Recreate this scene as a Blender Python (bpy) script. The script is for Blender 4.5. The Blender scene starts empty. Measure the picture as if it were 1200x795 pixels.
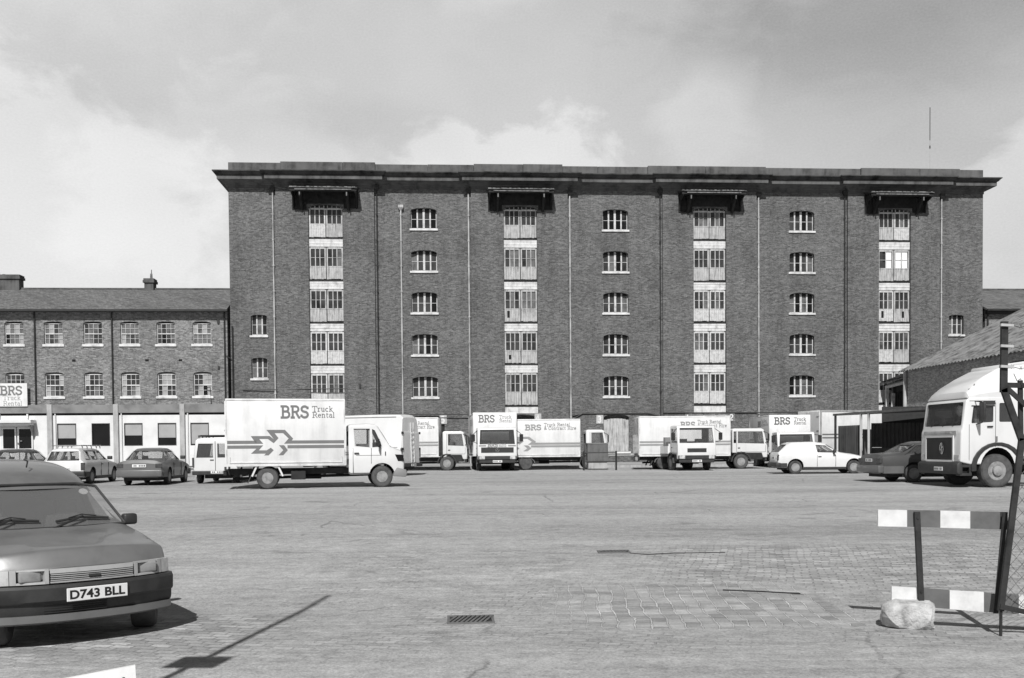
import bpy, bmesh, math, random
from math import sin, cos, pi, radians as R, sqrt, exp, atan2, hypot
from mathutils import Vector, Matrix
random.seed(7)
scene = bpy.context.scene
COL = scene.collection

# ------------------------------------------------------------------ layout helpers
CAMH = 1.7
FPX = 1166.667
PITCH, ROLL, SHIFT = R(-1.5), R(.457), 157.7
def ray(px, py):
    x = px-600; y = 397.5+SHIFT-py
    cr, sr = cos(ROLL), sin(ROLL)
    xr = x*cr+y*sr; yr = -x*sr+y*cr
    c, s = cos(PITCH), sin(PITCH)
    return xr, FPX*c-yr*s, FPX*s+yr*c
def gz(y):
    """height of the yard: it rises gently away from the drains"""
    return 0.0 if y <= 10.5 else .46*(1-exp(-(y-10.5)/14.0))
def G(px, py):
    d = ray(px, py); z = 0
    for i in range(30):
        t = (z-CAMH)/d[2]; Y = d[1]*t; z = .5*z+.5*gz(Y)
    return d[0]*t, d[1]*t
def V(px, py, Y):
    d = ray(px, py); t = Y/d[1]
    return d[0]*t, CAMH+d[2]*t

# ------------------------------------------------------------------ materials (the photograph is black and white)
MATS = {}
def nt_new(name):
    m = bpy.data.materials.new(name); m.use_nodes = True
    nt = m.node_tree; bs = nt.nodes['Principled BSDF']
    MATS[name] = m
    return m, nt, bs
def N(nt, t, **kw):
    n = nt.nodes.new(t)
    for k, v in kw.items():
        if k in n.inputs: n.inputs[k].default_value = v
        else: setattr(n, k, v)
    return n
def ramp(nt, src, stops):
    r = nt.nodes.new('ShaderNodeValToRGB'); e = r.color_ramp.elements
    while len(e) < len(stops): e.new(.5)
    for i, (p, v) in enumerate(stops):
        e[i].position = p; e[i].color = (v, v, v, 1)
    nt.links.new(src, r.inputs[0]); return r.outputs[0]
def math_n(nt, op, a, b=None, clamp=False):
    n = nt.nodes.new('ShaderNodeMath'); n.operation = op; n.use_clamp = clamp
    for i, v in enumerate((a, b)):
        if v is None: continue
        if isinstance(v, (int, float)): n.inputs[i].default_value = v
        else: nt.links.new(v, n.inputs[i])
    return n.outputs[0]
def coords(nt, scale=(1, 1, 1), kind='Object'):
    tc = nt.nodes.new('ShaderNodeTexCoord'); mp = nt.nodes.new('ShaderNodeMapping')
    mp.inputs['Scale'].default_value = scale
    nt.links.new(tc.outputs[kind], mp.inputs[0]); return mp.outputs[0]
def noise(nt, vec, scale, detail=5, rough=.6, dist=0):
    n = N(nt, 'ShaderNodeTexNoise'); n.inputs['Scale'].default_value = scale
    n.inputs['Detail'].default_value = detail; n.inputs['Roughness'].default_value = rough
    n.inputs['Distortion'].default_value = dist
    nt.links.new(vec, n.inputs['Vector']); return n.outputs[0]
def plain(name, v, rough=.6, var=.12, scale=4, metal=0, bump=0, streak=0, coat=0, spec=.5):
    m, nt, bs = nt_new(name)
    f = noise(nt, coords(nt), scale)
    if streak:
        f2 = noise(nt, coords(nt, (1, 1, .12)), scale*3)
        f = math_n(nt, 'ADD', math_n(nt, 'MULTIPLY', f, 1-streak), math_n(nt, 'MULTIPLY', f2, streak))
    c = ramp(nt, f, [(.32, v*(1-var*1.6)), (.5, v), (.7, min(1, v*(1+var)))])
    nt.links.new(c, bs.inputs['Base Color'])
    bs.inputs['Roughness'].default_value = rough; bs.inputs['Metallic'].default_value = metal
    bs.inputs['Coat Weight'].default_value = coat
    bs.inputs['Specular IOR Level'].default_value = spec
    if bump:
        b = N(nt, 'ShaderNodeBump', Strength=bump, Distance=.02)
        nt.links.new(noise(nt, coords(nt), scale*8), b.inputs['Height']); nt.links.new(b.outputs[0], bs.inputs['Normal'])
    return m
def brick(name, v, var=.35, soot=.5, mortar=1.6):
    m, nt, bs = nt_new(name)
    tc = nt.nodes.new('ShaderNodeTexCoord'); sp = nt.nodes.new('ShaderNodeSeparateXYZ'); nt.links.new(tc.outputs['Object'], sp.inputs[0])
    cb = nt.nodes.new('ShaderNodeCombineXYZ')
    nt.links.new(math_n(nt, 'ADD', sp.outputs[0], sp.outputs[1]), cb.inputs[0]); nt.links.new(sp.outputs[2], cb.inputs[1])
    bt = N(nt, 'ShaderNodeTexBrick'); nt.links.new(cb.outputs[0], bt.inputs['Vector'])
    bt.inputs['Scale'].default_value = 1; bt.inputs['Brick Width'].default_value = .23; bt.inputs['Row Height'].default_value = .078
    bt.inputs['Mortar Size'].default_value = .006; bt.inputs['Bias'].default_value = 0
    for k, q in (('Color1', v*(1-var)), ('Color2', v*(1+var)), ('Mortar', v*mortar)):
        bt.inputs[k].default_value = (q, q, q, 1)
    s1 = noise(nt, cb.outputs[0], .35, 6, .62)
    s2m = nt.nodes.new('ShaderNodeMapping'); s2m.inputs['Scale'].default_value = (1.1, 5.5, 1); nt.links.new(cb.outputs[0], s2m.inputs[0])
    s2 = noise(nt, s2m.outputs[0], 1.8, 5, .75)
    s3 = noise(nt, cb.outputs[0], 8, 4, .75)
    vm = nt.nodes.new('ShaderNodeMapping'); vm.inputs['Scale'].default_value = (1.6, .09, 1); nt.links.new(cb.outputs[0], vm.inputs[0])
    s1 = math_n(nt, 'ADD', math_n(nt, 'MULTIPLY', s1, .6), math_n(nt, 'MULTIPLY', noise(nt, vm.outputs[0], 1.0, 3, .6), .4))
    f = ramp(nt, s1, [(.34, 1-soot*.55), (.5, 1), (.66, 1+soot*.35)])
    f2 = ramp(nt, s2, [(.3, .74), (.5, 1), (.72, 1.28)])
    f3 = ramp(nt, s3, [(.34, .66), (.5, 1), (.66, 1.32), (.76, 2.0)])
    mul = None
    col = bt.outputs['Color']
    for q in (f, f2, f3):
        mx = nt.nodes.new('ShaderNodeMix'); mx.data_type = 'RGBA'; mx.blend_type = 'MULTIPLY'; mx.inputs['Factor'].default_value = 1
        nt.links.new(col, mx.inputs['A']); nt.links.new(q, mx.inputs['B']); col = mx.outputs['Result']
    nt.links.new(col, bs.inputs['Base Color']); bs.inputs['Roughness'].default_value = .9; bs.inputs['Specular IOR Level'].default_value = .2
    b = N(nt, 'ShaderNodeBump', Strength=.5, Distance=.01); nt.links.new(bt.outputs['Fac'], b.inputs['Height']); b.invert = True
    nt.links.new(b.outputs[0], bs.inputs['Normal'])
    return m
def glass_clear(name, tint=.75, refl=1.0, diffuse_mix=.05):
    m, nt, bs = nt_new(name)
    nt.nodes.remove(bs); out = nt.nodes['Material Output']
    tr = N(nt, 'ShaderNodeBsdfTransparent'); tr.inputs[0].default_value = (tint, tint, tint, 1)
    gl = N(nt, 'ShaderNodeBsdfGlossy'); gl.inputs['Roughness'].default_value = .03; gl.inputs[0].default_value = (refl,)*3+(1,)
    df = N(nt, 'ShaderNodeBsdfDiffuse'); df.inputs[0].default_value = (.4, .4, .4, 1)
    ge = N(nt, 'ShaderNodeNewGeometry'); dt = N(nt, 'ShaderNodeVectorMath', operation='DOT_PRODUCT'); nt.links.new(ge.outputs['Incoming'], dt.inputs[0]); nt.links.new(ge.outputs['Normal'], dt.inputs[1])
    fr_ = math_n(nt, 'ADD', math_n(nt, 'MULTIPLY', math_n(nt, 'POWER', math_n(nt, 'SUBTRACT', 1, math_n(nt, 'ABSOLUTE', dt.outputs['Value'])), 5), .9), .045)
    a = N(nt, 'ShaderNodeMixShader'); nt.links.new(fr_, a.inputs[0]); nt.links.new(tr.outputs[0], a.inputs[1]); nt.links.new(gl.outputs[0], a.inputs[2])
    b = N(nt, 'ShaderNodeMixShader'); b.inputs[0].default_value = diffuse_mix; nt.links.new(a.outputs[0], b.inputs[1]); nt.links.new(df.outputs[0], b.inputs[2])
    nt.links.new(b.outputs[0], out.inputs[0]); return m

M = {}
M['brick'] = brick('sooty_stock_brick', .115)
M['brick_pale'] = brick('weathered_pale_brick', .175, .4, .5, 1.5)
M['brick_shed'] = brick('shed_brick', .36, .3, .4, 1.4)
M['stone_dark'] = plain('sooty_stone', .052, .9, .6, 1.2, bump=.3)
M['stone_mid'] = plain('weathered_stone', .1, .9, .5, 1.0, bump=.3, streak=.4)
M['sill'] = plain('painted_sill', .6, .8, .25, 2)
M['frame_paint'] = plain('flaking_window_paint', .52, .8, .3, 5, streak=.4)
M['door_paint'] = plain('weathered_door_boards', .40, .85, .42, 3, streak=.7)
M['board_white'] = plain('whitewashed_boards', .60, .85, .28, 2.5, streak=.3)
M['pane'] = plain('dusty_dark_glass', .045, .2, .5, .9, spec=.35)
M['pane_mid'] = plain('dusty_grey_glass', .13, .3, .4, 1.5, spec=.4)
M['pane_sky_bright'] = plain('sky_bright_glass', .8, .5, .05, 1.5)  # bright sky in the panes, put in as a white colour
M['pane_black'] = plain('black_glass', .008, .12, .2, 1, spec=.3)
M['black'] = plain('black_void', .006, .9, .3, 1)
M['pipe_pale'] = plain('pale_pipe_paint', .40, .7, .4, 2, streak=.6)
M['pipe_dark'] = plain('black_iron', .02, .6, .3, 3)
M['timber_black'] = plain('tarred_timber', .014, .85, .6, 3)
M['timber_grey'] = plain('bleached_timber', .16, .85, .5, 4)
M['slate'] = brick('roof_slate', .14, .22, .4, .7)
M['asbestos'] = plain('corrugated_cement', .19, .9, .45, 1.6, bump=.2)
M['cladding'] = plain('white_cladding', .66, .6, .08, .8)
M['fascia'] = plain('grey_fascia', .2, .7, .2, 1)
M['concrete'] = plain('pale_concrete', .36, .85, .25, 2, streak=.5)
M['blind'] = plain('window_blind', .33, .8, .08, 1)
M['white'] = plain('white_vehicle_paint', .66, .35, .07, .9, coat=.3, streak=.4)
M['white_dull'] = plain('white_body_panel', .67, .5, .13, 1.3, streak=.5)
M['white_plastic'] = plain('white_plate', .72, .5, .04, 3)
M['chassis'] = plain('chassis_black', .012, .7, .5, 4)
M['rubber'] = plain('tyre_rubber', .055, .85, .35, 5)
M['rubber_side'] = plain('dusty_tyre_wall', .075, .9, .25, 6)
M['rim_grey'] = plain('wheel_steel', .26, .5, .25, 6)
M['rim_dark'] = plain('wheel_steel_dark', .07, .5, .3, 6)
M['plastic_dark'] = plain('dark_bumper_plastic', .03, .55, .2, 6, bump=.1)
M['livery'] = plain('grey_livery_vinyl', .16, .5, .05, 3)
M['livery_pale'] = plain('pale_livery_vinyl', .27, .5, .05, 3)
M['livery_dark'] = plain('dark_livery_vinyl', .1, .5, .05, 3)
M['dark_paint'] = plain('dark_metallic_paint', .07, .32, .12, 2, coat=.5)
M['van_paint'] = plain('foreground_van_paint', .20, .42, .10, 3, metal=.35, coat=.3, bump=.03)
M['glass_dark'] = glass_clear('lorry_glass', .62)
M['glass_hazed'] = glass_clear('hazed_windscreen', .85, diffuse_mix=.16)  # diffuse haze put in to stand for reflection on the van's windscreen
M['grey_paint'] = plain('mid_metallic_paint', .12, .35, .12, 2, coat=.5)
M['lamp_glass'] = plain('lamp_glass', .5, .12, .3, 9)
M['lens'] = plain('ribbed_headlamp_lens', .26, .1, .18, 9)
M['lamp_unit'] = plain('headlamp_surround', .36, .5, .1, 5)
M['lamp_red'] = plain('rear_lamp_lens', .06, .25, .3, 9)
M['lamp_clear'] = plain('clear_lamp_lens', .45, .2, .2, 9)
M['interior'] = plain('cabin_trim', .16, .8, .3, 3)
M['seat'] = plain('seat_cloth', .12, .9, .3, 6)
M['chrome'] = plain('bright_trim', .6, .2, .1, 5, metal=1)
M['glass'] = glass_clear('vehicle_glass', .90)
M['steel_dark'] = plain('rusty_steel', .02, .75, .5, 8, bump=.2)
M['wire'] = plain('galvanised_wire', .12, .5, .3, 8)
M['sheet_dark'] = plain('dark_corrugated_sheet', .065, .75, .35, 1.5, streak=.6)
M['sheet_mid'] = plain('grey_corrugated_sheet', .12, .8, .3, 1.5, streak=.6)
M['red_stripe'] = plain('barrier_red_stripe', .12, .55, .15, 6)
M['white_stripe'] = plain('barrier_white_stripe', .68, .5, .10, 7)
M['letter'] = plain('black_letter_paint', .01, .5, .1, 3)
M['skip_paint'] = plain('steel_box_paint', .11, .6, .25, 3, streak=.4)

# ------------------------------------------------------------------ mesh builder
def rot2(x, y, a): return x*cos(a)-y*sin(a), x*sin(a)+y*cos(a)
class MB:
    def __init__(s): s.bm = bmesh.new(); s.mi = 0
    def face(s, pts):
        vs = [s.bm.verts.new(p) for p in pts]; f = s.bm.faces.new(vs); f.material_index = s.mi; return f
    def hexa(s, p):
        v = [s.bm.verts.new(q) for q in p]
        for i in ((0, 3, 2, 1), (4, 5, 6, 7), (0, 1, 5, 4), (1, 2, 6, 5), (2, 3, 7, 6), (3, 0, 4, 7)):
            f = s.bm.faces.new([v[j] for j in i]); f.material_index = s.mi
    def box(s, x0, x1, y0, y1, z0, z1, ry=0):
        p = [(x0, y0, z0), (x1, y0, z0), (x1, y1, z0), (x0, y1, z0), (x0, y0, z1), (x1, y0, z1), (x1, y1, z1), (x0, y1, z1)]
        if ry:
            cx, cz = (x0+x1)/2, (z0+z1)/2
            p = [(cx+(a-cx)*cos(ry)+(c-cz)*sin(ry), b, cz-(a-cx)*sin(ry)+(c-cz)*cos(ry)) for a, b, c in p]
        s.hexa(p); return s
    def prism(s, pts, a, b, plane='xz'):
        def P(p, t):
            return {'xz': (p[0], t, p[1]), 'yz': (t, p[0], p[1]), 'xy': (p[0], p[1], t)}[plane]
        A = [s.bm.verts.new(P(p, a)) for p in pts]; B = [s.bm.verts.new(P(p, b)) for p in pts]
        n = len(pts); fs = [s.bm.faces.new(A), s.bm.faces.new(B[::-1])]
        for i in range(n):
            fs.append(s.bm.faces.new([A[(i+1) % n], A[i], B[i], B[(i+1) % n]]))
        for f in fs: f.material_index = s.mi
        return s
    def loft(s, rings, cap=True):
        prev = None; first = None
        for r in rings:
            cur = [s.bm.verts.new(p) for p in r]
            if prev:
                n = len(cur)
                for i in range(n):
                    f = s.bm.faces.new([prev[i], prev[(i+1) % n], cur[(i+1) % n], cur[i]]); f.material_index = s.mi
            else: first = cur
            prev = cur
        if cap:
            for c in (first[::-1], prev):
                f = s.bm.faces.new(c); f.material_index = s.mi
        return s
    def tube(s, p0, p1, r, n=8, r1=None):
        p0, p1 = Vector(p0), Vector(p1); d = (p1-p0).normalized()
        u = d.orthogonal().normalized(); v = d.cross(u); r1 = r if r1 is None else r1
        s.loft([[p+(u*cos(2*pi*i/n)+v*sin(2*pi*i/n))*q for i in range(n)] for p, q in ((p0, r), (p1, r1))]); return s
    def path(s, pts, r, n=6):
        for a, b in zip(pts, pts[1:]): s.tube(a, b, r, n)
        return s
    def bar(s, p0, p1, w, t):
        """rectangular bar, w across (horizontal-ish), t thick"""
        p0, p1 = Vector(p0), Vector(p1); d = (p1-p0).normalized()
        k = Vector((0, 1, 0)); u = d.cross(k)
        if u.length < 1e-3: k = Vector((1, 0, 0)); u = d.cross(k)
        u.normalize(); v = d.cross(u).normalized()
        s.loft([[p+u*a*w/2+v*b*t/2 for a, b in ((-1, -1), (1, -1), (1, 1), (-1, 1))] for p in (p0, p1)]); return s
    def lathe_y(s, cx, cz, prof, n=28):
        """profile [(radius, y)] closed around the axis through (cx, *, cz)"""
        s.loft([[(cx+r*cos(2*pi*i/n), y, cz+r*sin(2*pi*i/n)) for i in range(n)] for r, y in prof]); return s
    def bevel(s, w, seg=2, ang=35):
        s.bm.normal_update()
        es = [e for e in s.bm.edges if len(e.link_faces) == 2 and e.calc_face_angle(0) > R(ang)]
        bmesh.ops.bevel(s.bm, geom=es, offset=w, segments=seg, affect='EDGES', profile=.5, clamp_overlap=True)
        return s
    def build(s, name, mats, parent=None, smooth=False, ang=32, recalc=True):
        if recalc: bmesh.ops.recalc_face_normals(s.bm, faces=s.bm.faces[:])
        me = bpy.data.meshes.new(name); s.bm.to_mesh(me); s.bm.free()
        if not isinstance(mats, (list, tuple)): mats = [mats]
        for m in mats: me.materials.append(M[m] if isinstance(m, str) else m)
        if smooth:
            me.polygons.foreach_set('use_smooth', [True]*len(me.polygons)); me.set_sharp_from_angle(angle=R(ang))
        o = bpy.data.objects.new(name, me); COL.objects.link(o)
        if parent: o.parent = parent
        return o
    def build_split(s, name, mats, parent=None):
        """every loose piece becomes an object of its own"""
        left = set(s.bm.verts); out = []
        while left:
            st_ = [left.pop()]; comp = set(st_)
            while st_:
                v = st_.pop()
                for e in v.link_edges:
                    w_ = e.other_vert(v)
                    if w_ in left: left.discard(w_); comp.add(w_); st_.append(w_)
            m = MB(); mp_ = {v: m.bm.verts.new(v.co) for v in comp}
            for f in {f for v in comp for f in v.link_faces}: m.bm.faces.new([mp_[v] for v in f.verts])
            out.append(m.build(name, mats, parent))
        s.bm.free(); return out
def bake(o):
    bpy.context.view_layer.update()
    dg = bpy.context.evaluated_depsgraph_get()
    me = bpy.data.meshes.new_from_object(o.evaluated_get(dg), preserve_all_data_layers=True, depsgraph=dg)
    old = o.data; o.modifiers.clear(); o.data = me; me.name = old.name
    bpy.data.meshes.remove(old)
def subsurf(o, lv=2):
    m = o.modifiers.new('s', 'SUBSURF'); m.levels = lv; m.render_levels = lv; bake(o)
def cut(o, mb, mat='interior'):
    c = mb.build('cutter', [mat]); c.parent = o.parent; c.matrix_parent_inverse.identity()
    m = o.modifiers.new('b', 'BOOLEAN'); m.operation = 'DIFFERENCE'; m.solver = 'EXACT'; m.object = c; m.material_mode = 'TRANSFER'
    bake(o); me = c.data; bpy.data.objects.remove(c); bpy.data.meshes.remove(me)
def resharp(o, ang=32):
    me = o.data; me.polygons.foreach_set('use_smooth', [True]*len(me.polygons)); me.set_sharp_from_angle(angle=R(ang))
def tag(o, label=None, cat=None, group=None, kind=None):
    for k, v in (('label', label), ('category', cat), ('group', group), ('kind', kind)):
        if v: o[k] = v
    return o
def empty(name, loc=(0, 0, 0), rz=0):
    o = bpy.data.objects.new(name, None); o.location = loc; o.rotation_euler = (0, 0, rz); o.empty_display_size = .3
    COL.objects.link(o); return o
def put(o, px, py, rz, local=(0, 0), tilt=0):
    """stand a vehicle on the yard so that its local contact point sits at the ground point seen at px,py"""
    X, Y = G(px, py); dx, dy = rot2(local[0], local[1], rz)
    o.location = (X-dx, Y-dy, gz(Y)-.005); o.rotation_euler = (0, 0, rz); return o
def hdg(az): return R(90-az)       # compass-like heading (0 away, 90 right) to rotation

# ------------------------------------------------------------------ slab lettering
def arc(cx, cy, rx, ry, a0, a1, n=8): return [(cx+rx*cos(R(a0+(a1-a0)*i/n)), cy+ry*sin(R(a0+(a1-a0)*i/n))) for i in range(n+1)]
GL = {
 'B': (.86, [[(.22, 0), (.22, 1)], [(0, 1), (.5, 1)]+arc(.5, .77, .24, .23, 90, -90)+[(.22, .54)], [(.3, .54)]+[(.54, .54)]+arc(.56, .27, .26, .27, 90, -90)+[(0, 0)]]),
 'R': (.9, [[(.2, 0), (.2, 1)], [(0, 1), (.5, 1)]+arc(.5, .75, .25, .25, 90, -90)+[(.2, .5)], [(.5, .5), (.78, 0), (.92, 0)], [(0, 0), (.4, 0)]]),
 'S': (.72, [arc(.35, .76, .29, .24, 15, 270)[:]+arc(.35, .26, .31, .26, 90, -165), [(.64, .98), (.64, .74)], [(.05, .04), (.05, .27)]]),
 'T': (.8, [[(.4, 0), (.4, 1)], [(.02, 1), (.78, 1)], [(.02, 1), (.02, .78)], [(.78, 1), (.78, .78)], [(.22, 0), (.58, 0)]]),
 'r': (.5, [[(.15, 0), (.15, .66)], [(0, .66), (.15, .66)], [(0, 0), (.34, 0)], [(.15, .45)]+arc(.35, .46, .18, .2, 170, 50)]),
 'u': (.64, [[(.0, .66), (.14, .66), (.14, .2)]+arc(.3, .2, .16, .2, 180, 300)+[(.48, .15)], [(.36, .66), (.48, .66), (.48, 0), (.6, 0)]]),
 'c': (.54, [arc(.28, .33, .24, .33, 50, 315)]),
 'k': (.64, [[(0, 1), (.14, 1), (.14, 0)], [(0, 0), (.26, 0)], [(.14, .28), (.46, .66), (.58, .66)], [(.26, .42), (.5, 0), (.62, 0)]]),
 'e': (.56, [[(.05, .36), (.5, .36)]+arc(.28, .34, .23, .32, 8, 318)]),
 'n': (.66, [[(0, .66), (.13, .66), (.13, 0)], [(0, 0), (.27, 0)], [(.13, .5)]+arc(.32, .46, .18, .2, 140, 0)+[(.5, 0)], [(.4, 0), (.62, 0)]]),
 't': (.46, [[(.18, .9), (.18, .16)]+arc(.3, .15, .12, .15, 180, 320), [(.02, .66), (.42, .66)]]),
 'a': (.58, [arc(.26, .47, .2, .19, 150, 0)+[(.46, 0), (.57, 0)], arc(.25, .2, .2, .2, 70, 360)]),
 'l': (.32, [[(0, 1), (.15, 1), (.15, 0)], [(0, 0), (.3, 0)]]),
 'i': (.32, [[(0, .66), (.15, .66), (.15, 0)], [(0, 0), (.3, 0)], [(.15, .86), (.15, 1)]]),
 'o': (.6, [arc(.29, .33, .25, .33, 0, 345, 12)]),
 'C': (.82, [arc(.42, .5, .38, .5, 45, 315, 12), [(.74, 1), (.74, .72)]]),
 'H': (.92, [[(.18, 0), (.18, 1)], [(.72, 0), (.72, 1)], [(.18, .52), (.72, .52)], [(.02, 1), (.34, 1)], [(.02, 0), (.34, 0)], [(.56, 1), (.88, 1)], [(.56, 0), (.88, 0)]]),
 '&': (.8, [[(.78, .0), (.2, .72)]+arc(.36, .82, .17, .16, 200, -20)+[(.3, .45)]+arc(.32, .24, .26, .24, 110, 330)+[(.7, .42)]]),
 '1': (.4, [[(.05, .8), (.2, 1), (.2, 0)], [(0, 0), (.4, 0)]]),
 '2': (.6, [arc(.28, .74, .24, .26, 160, -30)+[(.04, .02), (.56, .02)]]),
 '3': (.6, [arc(.27, .75, .24, .25, 150, -80), arc(.27, .26, .27, .27, 85, -150)]),
 '4': (.6, [[(.42, 0), (.42, 1), (.02, .3), (.6, .3)]]),
 '5': (.6, [[(.52, 1), (.1, 1), (.08, .56)]+arc(.27, .3, .26, .3, 110, -140)]),
 ' ': (.36, []),
}
def ribbon(pts, t):
    out = []; n = len(pts)
    for i, p in enumerate(pts):
        a = Vector(pts[max(i-1, 0)]); b = Vector(pts[min(i+1, n-1)]); p = Vector(p)
        d0 = (p-a) if i > 0 else (b-p); d1 = (b-p) if i < n-1 else (p-a)
        d0 = d0.normalized() if d0.length > 1e-6 else d1.normalized(); d1 = d1.normalized() if d1.length > 1e-6 else d0
        n0 = Vector((-d0.y, d0.x)); n1 = Vector((-d1.y, d1.x)); m = n0+n1
        if m.length < .2: m = n0*2
        m = m/ max(m.dot(n0), .7)
        out.append((p+m*t/2, p-m*t/2))
    return out
def text_w(s, h, sp=.08): return sum(GL[c][0]+sp for c in s)*h
def lettering(mb, s, x, z, h, fn, t=.16, sp=.08, xs=1.0):
    """paints slab letters; fn(x, z, lift) -> 3D point"""
    k = 0
    for c in s:
        w, strokes = GL[c]
        for st in strokes:
            rb = ribbon(st, t); lift = .004+.0012*(k % 4); k += 1
            for (a, b), (c2, d) in zip(rb, rb[1:]):
                mb.face([fn(x+q.x*h*xs, z+q.y*h, lift) for q in (a, b, d, c2)])
        x += (w+sp)*h*xs
    return x
# ------------------------------------------------------------------ camera, world, sun
cam = bpy.data.cameras.new('camera'); co = bpy.data.objects.new('camera', cam); COL.objects.link(co); scene.camera = co
cam.lens = 35; cam.sensor_width = 36; cam.sensor_fit = 'HORIZONTAL'; cam.shift_y = SHIFT/1200; cam.clip_end = 3000; cam.clip_start = .05
co.matrix_world = Matrix.Translation((0, 0, CAMH)) @ Matrix.Rotation(R(90)+PITCH, 4, 'X') @ Matrix.Rotation(-ROLL, 4, 'Z')
SUN_EL, SUN_AZ = R(44), R(5)
sd = bpy.data.lights.new('sun', 'SUN'); sd.energy = 4.75; sd.angle = R(.5); sd.color = (1, .995, .985)
so = bpy.data.objects.new('sun', sd); COL.objects.link(so)
ldir = Vector((sin(SUN_AZ)*cos(SUN_EL), cos(SUN_AZ)*cos(SUN_EL), -sin(SUN_EL)))
so.rotation_euler = ldir.to_track_quat('-Z', 'Y').to_euler(); so.location = (-5, -30, 40)

w = bpy.data.worlds.new('World'); scene.world = w; w.cycles.sampling_method = 'MANUAL'; w.cycles.sample_map_resolution = 256; w.use_nodes = True
nt = w.node_tree; bg = nt.nodes['Background']
sky = N(nt, 'ShaderNodeTexSky'); sky.sky_type = 'NISHITA'; sky.sun_disc = False; sky.sun_elevation = SUN_EL; sky.sun_rotation = pi+SUN_AZ
sky.air_density = 1; sky.dust_density = .6
sc = N(nt, 'ShaderNodeSeparateColor'); nt.links.new(sky.outputs[0], sc.inputs[0])
# panchromatic film behind an orange filter: mostly the red channel
skyv = math_n(nt, 'ADD', math_n(nt, 'MULTIPLY', sc.outputs[0], .75), math_n(nt, 'MULTIPLY', sc.outputs[1], .25))
tc = N(nt, 'ShaderNodeTexCoord'); sp = N(nt, 'ShaderNodeSeparateXYZ'); nt.links.new(tc.outputs['Generated'], sp.inputs[0])
X, Y, Z = sp.outputs
az = math_n(nt, 'ARCTAN2', X, Y); el = math_n(nt, 'ARCSINE', Z)
cv = N(nt, 'ShaderNodeCombineXYZ'); nt.links.new(az, cv.inputs[0]); nt.links.new(math_n(nt, 'MULTIPLY', el, 1.6), cv.inputs[1])
n_big = noise(nt, cv.outputs[0], 3.0, 4, .5, .3)
n_edge = noise(nt, cv.outputs[0], 11.0, 7, .6, .35)
n_fine = noise(nt, cv.outputs[0], 420, 2, .6)
base = math_n(nt, 'ADD', math_n(nt, 'MULTIPLY', n_big, .26), math_n(nt, 'MULTIPLY', n_edge, .07))
# broad lighter haze towards the left and the horizon
base = math_n(nt, 'ADD', base, math_n(nt, 'MULTIPLY', az, -.10))
val = math_n(nt, 'ADD', base, math_n(nt, 'MULTIPLY', math_n(nt, 'SUBTRACT', .42, el), .32))
def blob(a0, e0, ra, re, gain, soft=.25, rough=.55):
    """a cumulus head: bright rim, fading downwards"""
    da = math_n(nt, 'DIVIDE', math_n(nt, 'SUBTRACT', az, a0), ra); de = math_n(nt, 'DIVIDE', math_n(nt, 'SUBTRACT', el, e0), re)
    d = math_n(nt, 'SQRT', math_n(nt, 'ADD', math_n(nt, 'MULTIPLY', da, da), math_n(nt, 'MULTIPLY', de, de)))
    f = math_n(nt, 'ADD', math_n(nt, 'SUBTRACT', 1, d), math_n(nt, 'MULTIPLY', math_n(nt, 'SUBTRACT', n_edge, .5), rough*2))
    f = math_n(nt, 'DIVIDE', f, soft, True)
    low = math_n(nt, 'ADD', math_n(nt, 'MULTIPLY', de, .45), .75, True)
    return math_n(nt, 'MULTIPLY', math_n(nt, 'MULTIPLY', f, low), gain)
clouds = [(-.50, .20, .26, .150, .105, .2, .6), (-.27, .235, .17, .115, .08, .25, .6), (.0, .215, .15, .115, .13, .14, .55), (-.12, .20, .10, .085, .07, .3, .6),
          (.19, .31, .06, .06, .10, .5, .9), (.53, .2, .12, .1, .12, .16, .5), (-.02, .45, .10, .05, .12, .5, .8), (-.42, .40, .22, .05, .09, .9, .9)]
for c in clouds: val = math_n(nt, 'ADD', val, blob(*c))
dark = math_n(nt, 'ADD', blob(.38, .37, .30, .080, .17, .6, .8), blob(-.22, .30, .22, .04, .07, .7, .8))
val = math_n(nt, 'SUBTRACT', val, dark)
val = math_n(nt, 'ADD', val, math_n(nt, 'MULTIPLY', math_n(nt, 'SUBTRACT', n_fine, .5), .10))
CLOUD = math_n(nt, 'MULTIPLY', math_n(nt, 'MAXIMUM', math_n(nt, 'ADD', val, .37), .08), 10.0*1.08)
# the cloud bank stands in the north and thins out overhead and behind the camera
m1 = math_n(nt, 'DIVIDE', math_n(nt, 'SUBTRACT', .66, el), .2, True)
m2 = math_n(nt, 'DIVIDE', math_n(nt, 'ADD', Y, .15), .3, True)
msk = math_n(nt, 'MULTIPLY', m1, m2)
thin = math_n(nt, 'MULTIPLY', math_n(nt, 'SUBTRACT', n_big, .5, True), 6)
rest = math_n(nt, 'ADD', math_n(nt, 'MULTIPLY', skyv, .55), thin)
tot = math_n(nt, 'ADD', math_n(nt, 'MULTIPLY', CLOUD, msk), math_n(nt, 'MULTIPLY', rest, math_n(nt, 'SUBTRACT', 1, msk)))
cc = N(nt, 'ShaderNodeCombineColor')
for i in range(3): nt.links.new(tot, cc.inputs[i])
nt.links.new(cc.outputs[0], bg.inputs[0]); bg.inputs[1].default_value = .1
scene.view_settings.view_transform = 'Standard'; scene.view_settings.look = 'None'; scene.view_settings.exposure = 0; scene.view_settings.gamma = 1
scene.view_settings.use_curve_mapping = False
scene.render.resolution_x = 1024; scene.render.resolution_y = 678

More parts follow.
